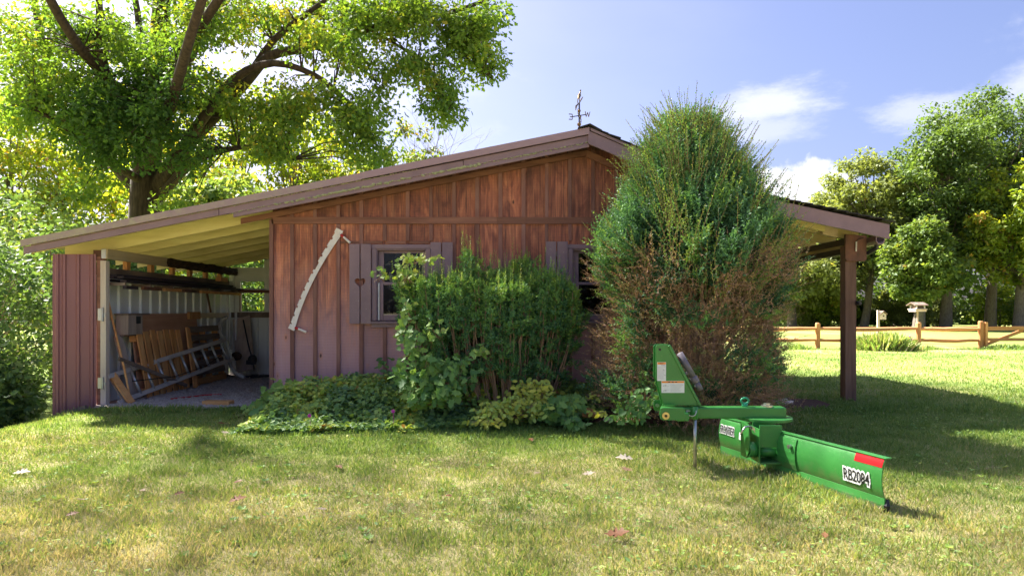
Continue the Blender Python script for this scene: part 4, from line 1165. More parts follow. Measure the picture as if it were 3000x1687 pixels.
q = MB(); q.tube([px(1008,830,12.1), px(1055,975,12.0)], .020, 8); single('pipe_length', q, M['pipe'], 'short pale pipe leaning against the curved pipe', 'pipe')
q = MB(); q.bar((px(1040,600,13.0)), (px(1045,900,13.0)), .05, .03); single('white_stake', q, M['white'], 'narrow white stake upright beside the curved pipe', 'stake')
q = MB(); q.bar((px(1090,600,13.0)), (px(1092,900,13.0)), .045, .03); single('white_stake', q, M['white'], 'narrow white stake upright nearer the back window', 'stake')
q = MB(); q.bar(px(1135,640,13.15), px(1170,1075,12.75), .34, .016, up=(0, -1, .1)); single('panel_board', q, M['greywoodz'], 'grey brown panel leaning on the back wall of the lean-to', 'board')
def trimmer():
    r = empty('string_trimmer', px(1240, 1080, 12.6), 'black string trimmer standing upright by the back wall', 'trimmer')
    MB().tube([px(1150,660,12.9), px(1190,860,12.75), px(1225,980,12.65), px(1240,1075,12.6)], .014, 8).build('shaft', M['black'], r)
    q = MB(); q.sphere(px(1226, 985, 12.62), .085, 10, 7, (1, 1, 1.15)); q.box(*(lambda c: (c.x - .10, c.x + .05, c.y - .05, c.y + .06, c.z - .05, c.z + .03))(px(1226, 1000, 12.6))); q.build('engine', M['black'], r)
    q = MB(); c = px(1245, 1085, 12.6); q.tube([(c.x - .22, c.y, .04), (c.x + .32, c.y + .05, .06)], .02, 8); q.tube([(c.x, c.y, .03), (c.x, c.y, .09)], [.09, .06], 14); q.build('guard', M['black'], r)
trimmer()
q = MB(); q.sphere(px(1095, 955, 12.4), .10, 10, 6, (1, .8, .8)); c = px(1095, 1040, 12.4); q.bar((c.x, c.y, .03), px(1095, 950, 12.4), .05, .05); single('dark_bucket', q, M['bark_beam'], 'dark rusty tool head standing by the curved pipe', 'tool')
# timber stored on the rack
rk = MB(); rk.box(-5.49, -5.22, 9.2, 9.24, 1.60, 1.64)
for k in range(6): rk.box(-5.49, -5.22, 9.85 + k * .62, 9.89 + k * .62, 1.60, 1.64)
lr = rk.build('lumber_rack', M['greywood'], barn)
for i, (y0, y1, m) in enumerate(((9.2, 9.5, 'plum'), (9.65, 10.15, 'gusset'), (10.25, 10.75, 'palletx'), (10.85, 11.35, 'gusset'), (11.45, 12.1, 'pallet'), (12.15, 13.1, 'palletx'))):
    MB().box(-5.245, -5.20, y0, y1, 1.555, 1.60).build('rack_ledger', M[m], lr)
rnd = random.Random(31)
lum = ['uppermost long dark board on the lean-to rack', 'long black board second from the top on the rack', 'long plum-dark board at the front edge of the rack', 'long dark board lowest at the front of the rack', 'long dark board at the back of the rack beside the wall']
for i, (x, z, y0, y1) in enumerate(((-5.33, 1.735, 9.12, 12.9), (-5.36, 1.705, 9.1, 13.1), (-5.255, 1.71, 9.15, 12.6), (-5.24, 1.66, 9.2, 13.2), (-5.42, 1.668, 9.15, 13.0))):
    q = MB(); q.bar((x, y0, z), (x + .02, y1, z + rnd.uniform(-.01, .01)), .09, .028); tag(q.build('stored_board', M['plum']), lum[i], 'board', 'boards stored on the lean-to rack')
q = MB(); q.bar((-5.38, 13.1, 1.64), (-4.4, 13.1, 1.62), .10, .05); tag(q.build('stored_board', M['gusset']), 'reddish board across the back window of the lean-to', 'board')
q = MB(); q.box(-5.32, -5.22, 12.25, 12.55, 1.79, 1.86); tag(q.build('board_end', M['pallet']), 'pale board end under the far end of the beam', 'board')
q = MB(); q.bar(px(850, 420, 12.0), px(885, 600, 12.1), .03, .02); tag(q.build('thin_stick', M['gusset']), 'thin reddish stick hanging below the rack', 'stick')
q = MB(); q.tube([px(330,1275,9.6), px(420,1265,9.8), px(500,1245,10.2), px(555,1258,10.3)], .006, 5)
for i, (a_, z_) in enumerate(((0, 0),)): pass
red = MB(); red.tube([(-4.75, 9.5, .035), (-4.6, 9.7, .035), (-4.45, 9.95, .035), (-4.25, 10.0, .035)], .010, 6); tag(red.build('red_cord', M['red']), 'thin red cord lying on the gravel', 'cord')
q = MB(); q.bar((-4.05, 9.0, .05), (-3.68, 8.96, .05), .14, .06); tag(q.build('wood_block', M['pallet'], bevel=.004), 'pale wooden block lying at the edge of the gravel floor', 'block')
q = MB(); q.bar((-5.86, 8.60, -.10), (-5.40, 8.66, .04), .06, .05); tag(q.build('wood_wedge', M['greywood']), 'short wooden wedge on the grass under the metal door', 'block')
q = MB(); q.box(-2.175, -2.13, 8.66, 8.70, .05, .235); tag(q.build('garden_stake', M['whitepost']), 'short pale wooden stake in front of the barn wall', 'stake')
def rock(name, c, r, seed, label, sc=(1.3, 1, .6), mat='whitepost'):
    q = MB(); q.sphere(c, r, 9, 6, sc); rnd = random.Random(seed)
    q.v = [tuple(x + rnd.uniform(-.14, .14) * r for x in v) for v in q.v]
    return tag(q.build(name, M[mat]), label, 'stone')
rock('stone', (.87, 7.62, .12), .075, 1, 'pale orange stone on the bare soil between the hedge and tall yew', mat='pallet')
rock('stone', (1.05, 7.48, .07), .04, 2, 'small pale stone in front of the bare soil')
rock('stone', (3.45, 8.7, .10), .09, 4, 'flat pinkish stone on the bare soil beside the tall yew', (1.6, 1, .4))

# ------------------------------------------------------------------ split-rail fence, gate, feeders
def fence():
    Yf = 21.6
    posts = [(2090, 21.8, .90), (2395, 21.6, .88), (2690, 21.5, .90), (2873, 21.45, .94)]
    r = empty('split_rail_fence', (9.6, 21.6, 0), 'orange cedar two-rail split fence across the far lawn', 'fence')
    P_ = [Vector(((p - 1500) / 2000 * y, y, 0)) for p, y, h in posts]
    rnd = random.Random(9)
    for (p, y, h), c in zip(posts, P_):
        q = MB(); w = .085
        q.tube([(c.x, c.y, -.05), (c.x + .01, c.y, h - .03), (c.x + .01, c.y, h)], [w, w * .95, w * .7], 8); q.build('post', M['cedarz'], r)
    for a, b in zip(P_, P_[1:]):
        for z in (.70, .34):
            pts = [a.lerp(b, t) + Vector((0, rnd.uniform(-.015, .015), z + rnd.uniform(-.012, .012) - .02 * math.sin(t * 3.14))) for t in (-.02, .2, .4, .6, .8, 1.02)]
            q = MB(); q.tube(pts, [.045, .06, .066, .066, .06, .045], 6); q.build('rail', M['cedar'], r)
    g = empty('fence_gate', (14.9, 21.4, 0), 'orange cedar gate with a diagonal brace at the end of the fence', 'gate')
    x0 = P_[-1].x + .08; x1 = x0 + 2.1
    q = MB(); q.bar((x0, 21.42, .70), (x1 - .6, 21.42, .71), .05, .12); q.bar((x1 - .62, 21.42, .71), (x1 + .2, 21.42, .98), .05, .12); q.build('top_rail', M['cedar'], g)
    q = MB(); q.bar((x0, 21.42, .36), (x1 + .2, 21.42, .36), .05, .10); q.build('bottom_rail', M['cedar'], g)
    q = MB(); q.bar((x0 + .02, 21.46, .18), (x1 - .85, 21.46, .64), .04, .10); q.build('brace', M['cedar'], g)
    q = MB(); q.box(x1 - .06, x1 + .04, 21.36, 21.48, .0, .96); q.build('gate_stile', M['cedarz'], g)
    q = MB(); q.box(x0 + .02, x0 + .09, 21.36, 21.48, .14, .90); q.build('gate_stile', M['cedarz'], g)
fence()
def feeder():
    Y = 24.0; c = at(2688, 900, Y)
    r = empty('bird_feeder', (c.x, Y, 0), 'roofed white bird feeder on a post beyond the fence', 'bird feeder')
    MB().tube([(c.x, Y, -.05), (c.x, Y, c.z - .15)], .03, 8).build('pole', M['greywoodz'], r)
    w = .185
    MB().box(c.x - w, c.x + w, Y - .22, Y + .22, c.z - .15, c.z - .09).build('tray', M['whitepost'], r)
    MB().box(c.x - w - .02, c.x + w + .02, Y - .25, Y + .25, c.z - .088, c.z - .05).build('tray_rim', M['whitepost'], r)
    for sx in (-1, 1):
        for sy in (-1, 1): MB().box(c.x + sx * (w - .05) - .02, c.x + sx * (w - .05) + .02, Y + sy * .18 - .02, Y + sy * .18 + .02, c.z - .05, c.z + .07).build('upright', M['white'], r)
    MB().box(c.x - .14, c.x + .14, Y - .08, Y + .08, c.z - .05, c.z + .06).build('seed_hopper', M['greywood'], r)
    q = MB(); q.prism([(Y - .28, c.z + .05), (Y, c.z + .15), (Y + .28, c.z + .05), (Y + .28, c.z + .08), (Y, c.z + .18), (Y - .28, c.z + .08)], lambda a, b, t: (t, a, b), c.x - w - .06, c.x + w + .04); q.build('feeder_roof', M['greywood'], r)
    c2 = at(2582, 925, 26.0)
    r = empty('birdhouse', (c2.x, 26, 0), 'small pale birdhouse on a thin pole beyond the fence', 'birdhouse')
    MB().box(c2.x - .16, c2.x - .08, 25.97, 26.03, -.05, c2.z + .22).build('pole', M['whitepost'], r)
    q = MB(); q.prism([(c2.x - .07, c2.z - .14), (c2.x + .13, c2.z - .14), (c2.x + .13, c2.z + .06), (c2.x + .03, c2.z + .13), (c2.x - .07, c2.z + .06)], lambda a, b, t: (a, t, b), 25.9, 26.1); q.build('house', M['whitepost'], r)
    q = MB(); q.tube([(c2.x + .03, 25.895, c2.z), (c2.x + .03, 25.91, c2.z)], .03, 10); q.build('entrance', M['black'], r)
    q = MB(); q.prism([(c2.x - .11, c2.z + .05), (c2.x + .03, c2.z + .16), (c2.x + .17, c2.z + .05), (c2.x + .17, c2.z + .08), (c2.x + .03, c2.z + .19), (c2.x - .11, c2.z + .08)], lambda a, b, t: (a, t, b), 25.86, 26.14); q.build('house_roof', M['greywood'], r)
feeder()

# ------------------------------------------------------------------ vegetation helpers
UP = np.array([0, 0, 1.0])
def ball(rs, n, p=.45):
    d = unit(rs.normal(size=(n, 3))); return d * (rs.rand(n, 1) ** p)
def clumps(rs, cen, rad, per, lsize, tmpl, tmean, tsd=.12, flat=.75, upw=.8, droop=.3, p=.45):
    """leaf clumps: per leaves round each centre, facing up and out"""
    n = len(cen); k = n * per
    off = ball(rs, k, p); off[:, 2] *= flat
    c = np.repeat(cen, per, 0); r = np.repeat(rad, per)[:, None]
    nr = unit(UP * upw + off * .7 + rs.normal(size=(k, 3)) * .42)
    du = unit(off + rs.normal(size=(k, 3)) * .7 - UP * droop)
    ti = np.clip(np.repeat(tmean, per) + rs.normal(size=k) * tsd, 0, 1)
    return leaves(*tmpl, c + off * r, du, nr, lsize * rs.uniform(.65, 1.25, k), ti)
L_YEW = ([[0,-.26,0],[0,.26,0],[1,0,.08]], [[0,1,2]])
def shoots(rs, p, d, l, nn, nlen, ti, spread=.85, fwd=.55, tmpl=L_NEEDLE):
    """needle-covered shoots"""
    d = unit(d); a = unit(np.cross(d, unit(rs.normal(size=d.shape)))); b = np.cross(d, a)
    out = []
    for k in range(nn):
        t = (k + .4) / nn
        th = k * 2.4
        side = a * math.cos(th) + b * math.sin(th)
        out.append(leaves(*tmpl, p + d * (l * t)[:, None], d * fwd + side * spread * (1 - .35 * t) + rs.normal(size=d.shape) * .12, rs.normal(size=d.shape),
                          nlen * rs.uniform(.75, 1.2, len(p)) * (1.1 - .4 * t), np.clip(ti + .12 * (t - .5), 0, 1)))
    return join(out)
L_STEM = ([[0,-.007,0],[0,.007,0],[1,.003,0],[1,-.003,0]], [[0,1,2],[0,2,3]])
def sticks(rs, p, d, l):
    d = unit(d); a = unit(np.cross(d, rs.normal(size=d.shape)))
    return join([leaves(*L_STEM, p, d, a, l, .5), leaves(*L_STEM, p, d, np.cross(d, a), l, .5)])

# ------------------------------------------------------------------ tall yew at the barn corner
def sprays(rs, cen, ax, per, spread, l0, l1, nn, nlen, ti, loose=.05, tsd=.05, tmpl=L_YEW):
    """fans of needle shoots growing from each centre along its axis"""
    n = len(cen); k = n * per
    c = np.repeat(cen, per, 0) + rs.normal(size=(k, 3)) * loose; d = unit(np.repeat(unit(ax), per, 0) + rs.normal(size=(k, 3)) * spread)
    l = rs.uniform(l0, l1, k); t = np.clip(np.repeat(ti, per) + rs.normal(size=k) * tsd, 0, 1)
    return c, d, l, shoots(rs, c, d, l, nn, nlen, t, tmpl=tmpl)
def tall_yew():
    rs = np.random.RandomState(41); rnd = random.Random(41)
    C = np.array([1.95, 7.5, 0.0])
    root = empty('yew', tuple(C + [0, 0, .08]), 'tall shaggy egg-shaped yew, green above and bare brown below, at the barn corner', 'shrub')
    zz = np.array([.1, .36, .74, 1.11, 1.48, 1.80, 2.12, 2.45, 2.78, 3.06, 3.26]); rr = np.array([.88, .98, 1.02, 1.05, 1.10, 1.15, .96, .73, .47, .22, .03])
    prof = lambda z: np.interp(z, zz, rr)
    def place(z, th, f):
        lump = .88 + .42 * (vnoise(th * 1.6, z * 2.4, .9, 5) - .5) + .30 * (vnoise(th * 1.6, z * 2.2, .40, 6) - .5)
        r = prof(z) * lump * f
        return np.stack([C[0] + r * np.cos(th), C[1] + r * np.sin(th), z], 1), np.stack([np.cos(th), np.sin(th), 0 * th], 1)
    q = MB()
    for k in range(30):
        th = rnd.uniform(0, 6.28); z = rnd.uniform(.5, 3.0); r = float(prof(z)) * .75
        e = Vector((C[0] + r * math.cos(th), C[1] + r * math.sin(th), z)); b = Vector((C[0] + .3 * rnd.random() * math.cos(th), C[1] + .3 * rnd.random() * math.sin(th), .05))
        m1 = b.lerp(e, .4) + Vector((.09 * rnd.gauss(0, 1), .09 * rnd.gauss(0, 1), .10)); m2 = b.lerp(e, .75) + Vector((.09 * rnd.gauss(0, 1), .09 * rnd.gauss(0, 1), .04))
        q.tube([b, m1, m2, e], [.024, .016, .010, .004], 5, False)
    q.build('trunk', M['twig'], root)
    parts = []; st = []
    # inner fill, its shade painted dark, then the green sprays of the surface
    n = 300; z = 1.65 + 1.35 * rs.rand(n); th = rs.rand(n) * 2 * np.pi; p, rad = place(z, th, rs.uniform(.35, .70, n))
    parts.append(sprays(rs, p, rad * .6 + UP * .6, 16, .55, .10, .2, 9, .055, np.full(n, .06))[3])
    n = 620; z = 1.08 + 2.12 * rs.rand(n) ** .9; th = rs.rand(n) * 2 * np.pi
    keep = (rs.rand(n) < np.clip((z - 1.15 + .9 * (vnoise(th, z, .35, 9) - .5)) / .55, .12, 1)) & ((vnoise(th * 1.3, z, .24, 10) < .66) | (z > 2.75))
    z, th = z[keep], th[keep]; n = len(z)
    p, rad = place(z, th, rs.uniform(.80, .97, n)); ax = rad * .62 + UP * (.45 + .38 * (z[:, None] - 1)) + rs.normal(size=(n, 3)) * .22
    ti = np.clip(.34 + .12 * rs.normal(size=n) + .30 * (vnoise(th, z, .2, 12) - .5), .08, .62)
    parts.append(sprays(rs, p, ax, 32, .30, .08, .34, 13, .043, ti, .05, .11)[3])
    # long bright leaders sticking out
    n = 640; z = 1.25 + 1.9 * rs.rand(n) ** .6; th = rs.rand(n) * 2 * np.pi
    p, rad = place(z, th, rs.uniform(.86, 1.0, n))
    c, d, l, m = sprays(rs, p, rad * .52 + UP * .9 + rs.normal(size=(n, 3)) * .15, 2, .16, .22, .58, 24, .030, np.clip(.64 + .13 * rs.normal(size=n), 0, .92), .02)
    parts.append(m); st.append(sticks(rs, c, d, l))
    n = 130; th = rs.rand(n) * 2 * np.pi; r = rs.rand(n) ** .8 * .62
    p = np.stack([C[0] + r * np.cos(th), C[1] + r * np.sin(th), 3.12 - r * .75 - .1 * rs.rand(n)], 1)
    c, d, l, m = sprays(rs, p, np.stack([np.cos(th) * r * 1.6, np.sin(th) * r * 1.6, np.ones(n)], 1), 3, .15, .22, .50, 26, .028, np.clip(.50 + .12 * rs.normal(size=n), 0, 1), .02)
    parts.append(m); st.append(sticks(rs, c, d, l))
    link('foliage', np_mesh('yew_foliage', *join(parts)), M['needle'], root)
    link('leader_stems', np_mesh('yew_leaders', *join(st)), M['twig'], root)
    # bare lower half: dry brown sprays sweeping up and out, a few green ones
    n = 1150; z = .12 + 1.75 * rs.rand(n); th = rs.rand(n) * 2 * np.pi
    p, rad = place(z, th, .62 + .38 * rs.rand(n) ** .6)
    c, d, l, m = sprays(rs, p, rad * .8 + UP * .55 + rs.normal(size=(n, 3)) * .35, 8, .42, .10, .24, 11, .022, np.clip(.40 + .22 * rs.normal(size=n), 0, 1), .06, .12)
    link('dry_needles', np_mesh('yew_dry', *m), M['dry'], root)
    e = c + d * (l * .55)[:, None]
    link('bare_twigs', np_mesh('yew_twigs', *join([sticks(rs, c, d, l * 1.15), sticks(rs, e, d + rs.normal(size=d.shape) * .6, l * .5)])), M['twig'], root)
    n = 260; z = .25 + 1.1 * rs.rand(n); th = rs.rand(n) * 2 * np.pi; blob = vnoise(th * 1.2, z * 1.5, .3, 19) > .54
    z, th = z[blob], th[blob]; n = len(z); p, rad = place(z, th, rs.uniform(.85, 1.0, n))
    link('low_sprays', np_mesh('yew_low', *sprays(rs, p, rad * .8 + UP * .5, 14, .42, .08, .18, 12, .036, np.clip(.36 + .14 * rs.normal(size=n), 0, 1))[3]), M['needle'], root)
tall_yew()

# ------------------------------------------------------------------ lower upright yew under the windows
def upright_yew():
    rs = np.random.RandomState(52); rnd = random.Random(52)
    cx, cy = -.26, 8.12
    root = empty('upright_yew', (cx, cy, .1), 'flat-topped upright yew hedge with brown stems in front of the barn windows', 'shrub')
    n = 230
    th = rs.rand(n) * 2 * np.pi; u = np.sqrt(rs.rand(n))
    tx = cx + 1.10 * u * np.cos(th); ty = cy + .55 * u * np.sin(th)
    top = 1.80 - .32 * u ** 3 + .42 * (vnoise(tx, ty, .25, 4) - .5)
    bx_ = cx + .10 + .62 * u * np.cos(th); by_ = cy + .34 * u * np.sin(th)
    q = MB(); cen, ax, ti = [], [], []; c2, a2, t2 = [], [], []
    for i in range(n):
        b = Vector((bx_[i], by_[i], .06)); e = Vector((tx[i], ty[i], top[i]))
        pts = [b.lerp(e, t) + Vector((rnd.gauss(0, .018), rnd.gauss(0, .018), 0)) + Vector(((tx[i] - bx_[i]) * .22 * math.sin(math.pi * t), (ty[i] - by_[i]) * .22 * math.sin(math.pi * t), 0)) for t in (0, .2, .4, .6, .8, 1)]
        q.tube(pts, [.012, .010, .008, .007, .006, .003], 4, False)
        m = .26 + .12 * rnd.random(); tm = .36 + .11 * rnd.gauss(0, 1)
        for k in range(9):                                     # the plume at the top of the stem
            t = 1 - m * k / 8 / max(e.z - b.z, .6) * 1.4; j = min(int(t * 5), 4)
            cen.append(tuple(pts[j].lerp(pts[j + 1], t * 5 - j))); ax.append((rnd.gauss(0, .15), rnd.gauss(0, .15) - .05, 1)); ti.append(tm + .08 + .16 * (1 - k / 8))
        for k in range(rnd.choice((2, 3, 4, 5))):                 # smaller side plumes lower down
            t = rnd.uniform(.22, .82); j = min(int(t * 5), 4); o = pts[j].lerp(pts[j + 1], t * 5 - j)
            dr = Vector((rnd.gauss(0, .6) + .5 * math.cos(th[i]) * u[i], rnd.gauss(0, .6) + .5 * math.sin(th[i]) * u[i] - .2, .8)).normalized()
            L_ = rnd.uniform(.08, .2); q.tube([o, o + dr * L_], [.004, .002], 3, False)
            for s in (.5, .8, 1.1): c2.append(tuple(o + dr * L_ * s)); a2.append(tuple(dr + Vector((0, 0, .7)))); t2.append(.36 + .10 * rnd.gauss(0, 1) + .12 * t)
    q.build('stems', M['twig'], root)
    parts = [sprays(rs, np.array(cen), np.array(ax), 5, .75, .05, .095, 10, .034, np.clip(np.array(ti), 0, 1), .022)[3],
             sprays(rs, np.array(c2), np.array(a2), 4, .6, .05, .09, 9, .032, np.clip(np.array(t2), 0, 1), .02)[3]]
    m = 190; sel = rs.choice(n, m)
    p2 = np.stack([tx[sel] + rs.normal(size=m) * .03, ty[sel] + rs.normal(size=m) * .03, top[sel] - .02], 1)
    parts.append(shoots(rs, p2, np.tile([0, 0, 1.], (m, 1)) + rs.normal(size=(m, 3)) * .06, rs.uniform(.10, .36, m), 28, .030, np.clip(.70 + .14 * rs.normal(size=m), 0, 1), .7, .6))
    link('foliage', np_mesh('upright_yew_foliage', *join(parts)), M['needle'], root)
upright_yew()

# ------------------------------------------------------------------ vines and low plants along the wall
def spray(name, label, cat, blobs, mat, tmpl, seed, stem=True, face=.9):
    """a leafy plant: leaves gathered round the given blobs (px, py, rx, ry, Y, n, size, tint)"""
    rs = np.random.RandomState(seed); parts = []; q = MB(); base = None
    for (bx_, by_, rx, ry, Y, n, size, ti) in blobs:
        o = ball(rs, n, .5); c = at(bx_, by_, Y); s = Y / F_PX
        pos = np.array(c)[None] + o * np.array([rx * s, .16 + .25 * min(rx, ry) * s, ry * s])
        nr = unit(np.array([0, -face, .75]) + rs.normal(size=(n, 3)) * .42)
        du = unit(np.stack([rs.normal(size=n) * .8, rs.normal(size=n) * .3 - .3, -.55 + rs.normal(size=n) * .4], 1))
        parts.append(leaves(*tmpl, pos, du, nr, size * rs.uniform(.6, 1.2, n), np.clip(ti + .12 * rs.normal(size=n), 0, .94)))
        if base is None: base = Vector((c.x, c.y + .1, float(gz(c.x, c.y))))
        for k in range(0, n, 3):
            e = Vector(pos[k]); m = e.lerp(Vector((c.x, c.y + .06, c.z - ry * s * .7)), .5)
            q.tube([Vector((c.x + rs.normal() * .05, c.y + .1, max(float(gz(c.x, c.y)), c.z - ry * s))), m, e], [.004, .003, .0015], 3, False)
    r = empty(name, base, label, cat)
    link('leaves', np_mesh(name + '_leaves', *join(parts)), mat, r)
    tag(q.build('stems', M['twig'], r), kind='stuff')
spray('climbing_vine', 'lobed-leaf climbing vine scrambling over the left side of the hedge', 'vine',
      [(1230, 1090, 85, 60, 7.45, 150, .10, .45), (1205, 1000, 45, 50, 7.5, 50, .09, .5), (1195, 900, 28, 45, 7.6, 18, .075, .55), (1185, 790, 40, 40, 7.75, 26, .075, .74), (1225, 755, 75, 18, 7.75, 44, .065, .82), (1120, 800, 40, 25, 7.8, 14, .065, .62),
       (1280, 965, 45, 25, 7.4, 14, .08, .66), (1395, 1025, 50, 22, 7.4, 14, .08, .66), (1265, 1150, 90, 45, 7.3, 110, .11, .5), (1180, 950, 22, 45, 7.6, 14, .085, .5), (1330, 1090, 90, 60, 7.45, 90, .09, .38)], M['vine'], L_MAPLE, 61)
spray('wild_grape', 'broad-leaved plant growing against the wall under the first window', 'plant',
      [(1160, 1130, 60, 45, 8.6, 60, .12, .30), (1195, 1085, 45, 30, 8.65, 22, .13, .32), (1135, 1075, 35, 45, 8.7, 18, .11, .30), (1150, 1150, 70, 25, 8.3, 40, .10, .35)], M['vine'], L_OVAL, 62)
spray('wall_weed', 'leafy weed with lobed leaves at the left corner of the barn wall', 'plant',
      [(800, 1165, 60, 45, 8.3, 60, .115, .55), (835, 1125, 40, 28, 8.4, 22, .11, .62), (790, 1215, 55, 35, 7.7, 40, .12, .45), (900, 1150, 45, 25, 8.4, 30, .09, .4), (750, 1190, 30, 30, 8.2, 18, .11, .6)], M['vine'], L_MAPLE, 63)
spray('golden_plant', 'bright yellow-green leafy plant at the foot of the hedge', 'plant',
      [(1560, 1150, 75, 45, 7.55, 210, .075, .86), (1500, 1190, 90, 40, 7.35, 200, .07, .84), (1440, 1205, 60, 35, 7.25, 110, .07, .78), (1590, 1200, 50, 30, 7.3, 80, .07, .70), (1420, 1230, 60, 20, 7.1, 50, .07, .88)], M['cover'], L_OVAL, 64)
spray('broad_weed', 'green broad-leaved weed beside the bare soil', 'plant',
      [(1640, 1200, 60, 45, 7.3, 90, .10, .38), (1680, 1180, 40, 25, 7.35, 30, .10, .55), (1690, 1235, 40, 18, 7.0, 24, .09, .3)], M['vine'], L_MAPLE, 65)
spray('leafy_weed', 'dark oval-leaved plant at the foot of the tall yew behind the mast', 'plant',
      [(1860, 1195, 50, 45, 6.5, 90, .075, .22), (1820, 1215, 40, 25, 6.6, 40, .065, .35), (1890, 1160, 30, 30, 6.45, 30, .075, .3)], M['vine'], L_OVAL, 66)
spray('yellow_seedling', 'small yellow-green seedling on the bare soil', 'plant', [(1755, 1205, 26, 10, 7.0, 22, .06, .9), (1735, 1160, 22, 14, 7.5, 20, .05, .75)], M['cover'], L_OVAL, 67)

def ground_cover():
    rs = np.random.RandomState(71); n = 21000
    x = rs.uniform(-3.0, 1.1, n); fy = 7.0 + .30 * np.clip(x + 1.5, 0, 3) + .22 * (vnoise(x, 0 * x, .35, 2) - .5)
    y = fy + (8.9 - fy) * rs.rand(n) ** 1.35
    left = -2.72 - .25 * (8.9 - y) / 2 + .2 * vnoise(y, x * 0, .4, 3)
    ok = (x > left) & (rs.rand(n) < np.clip(1.3 - (x - .2) / .8, 0, 1)); x, y, fy = x[ok], y[ok], fy[ok]; n = len(x)
    hmax = (.07 + .24 * sstep((y - fy) / .7)) * (.65 + .6 * vnoise(x, y, .33, 6)) * sstep((x + 3.05) / .4)
    z = gz(x, y) + hmax * rs.rand(n) ** .5
    pos = np.stack([x, y, z], 1)
    nr = unit(np.array([0, -.45, .9]) + rs.normal(size=(n, 3)) * .4); du = unit(rs.normal(size=(n, 3)) * [1, 1, .35])
    ti = np.clip(.10 + .75 * vnoise(x, y, .28, 14) + .16 * rs.normal(size=n), 0, 1)
    tag(link('ground_cover', np_mesh('ground_cover', *leaves(*fan([(0,0),(.1,.34),(.45,.26),(.6,.46),(.95,.22),(1,0),(.95,-.22),(.6,-.46),(.45,-.26),(.1,-.34)], .06), pos, du, nr, rs.uniform(.03, .068, n), ti)), M['cover']), 'dense low flowering ground cover along the foot of the barn wall', 'ground cover', kind='stuff')
ground_cover()
for i, (px_, py_, Y, lab) in enumerate(((907, 1217, 7.05, 'single magenta flower in the left part of the ground cover'), (1152, 1204, 7.05, 'single magenta flower near the middle of the ground cover'))):
    c = at(px_, py_, Y); q = MB()
    for k in range(5):
        a = k * 1.256; q.sphere(c + Vector((.011 * math.cos(a), -.004, .011 * math.sin(a))), .010, 6, 4, (1, .4, 1))
    q.tube([c + Vector((0, .01, 0)), (c.x, c.y + .03, .05)], .002, 4); tag(q.build('flower', M['flower']), lab, 'flower')

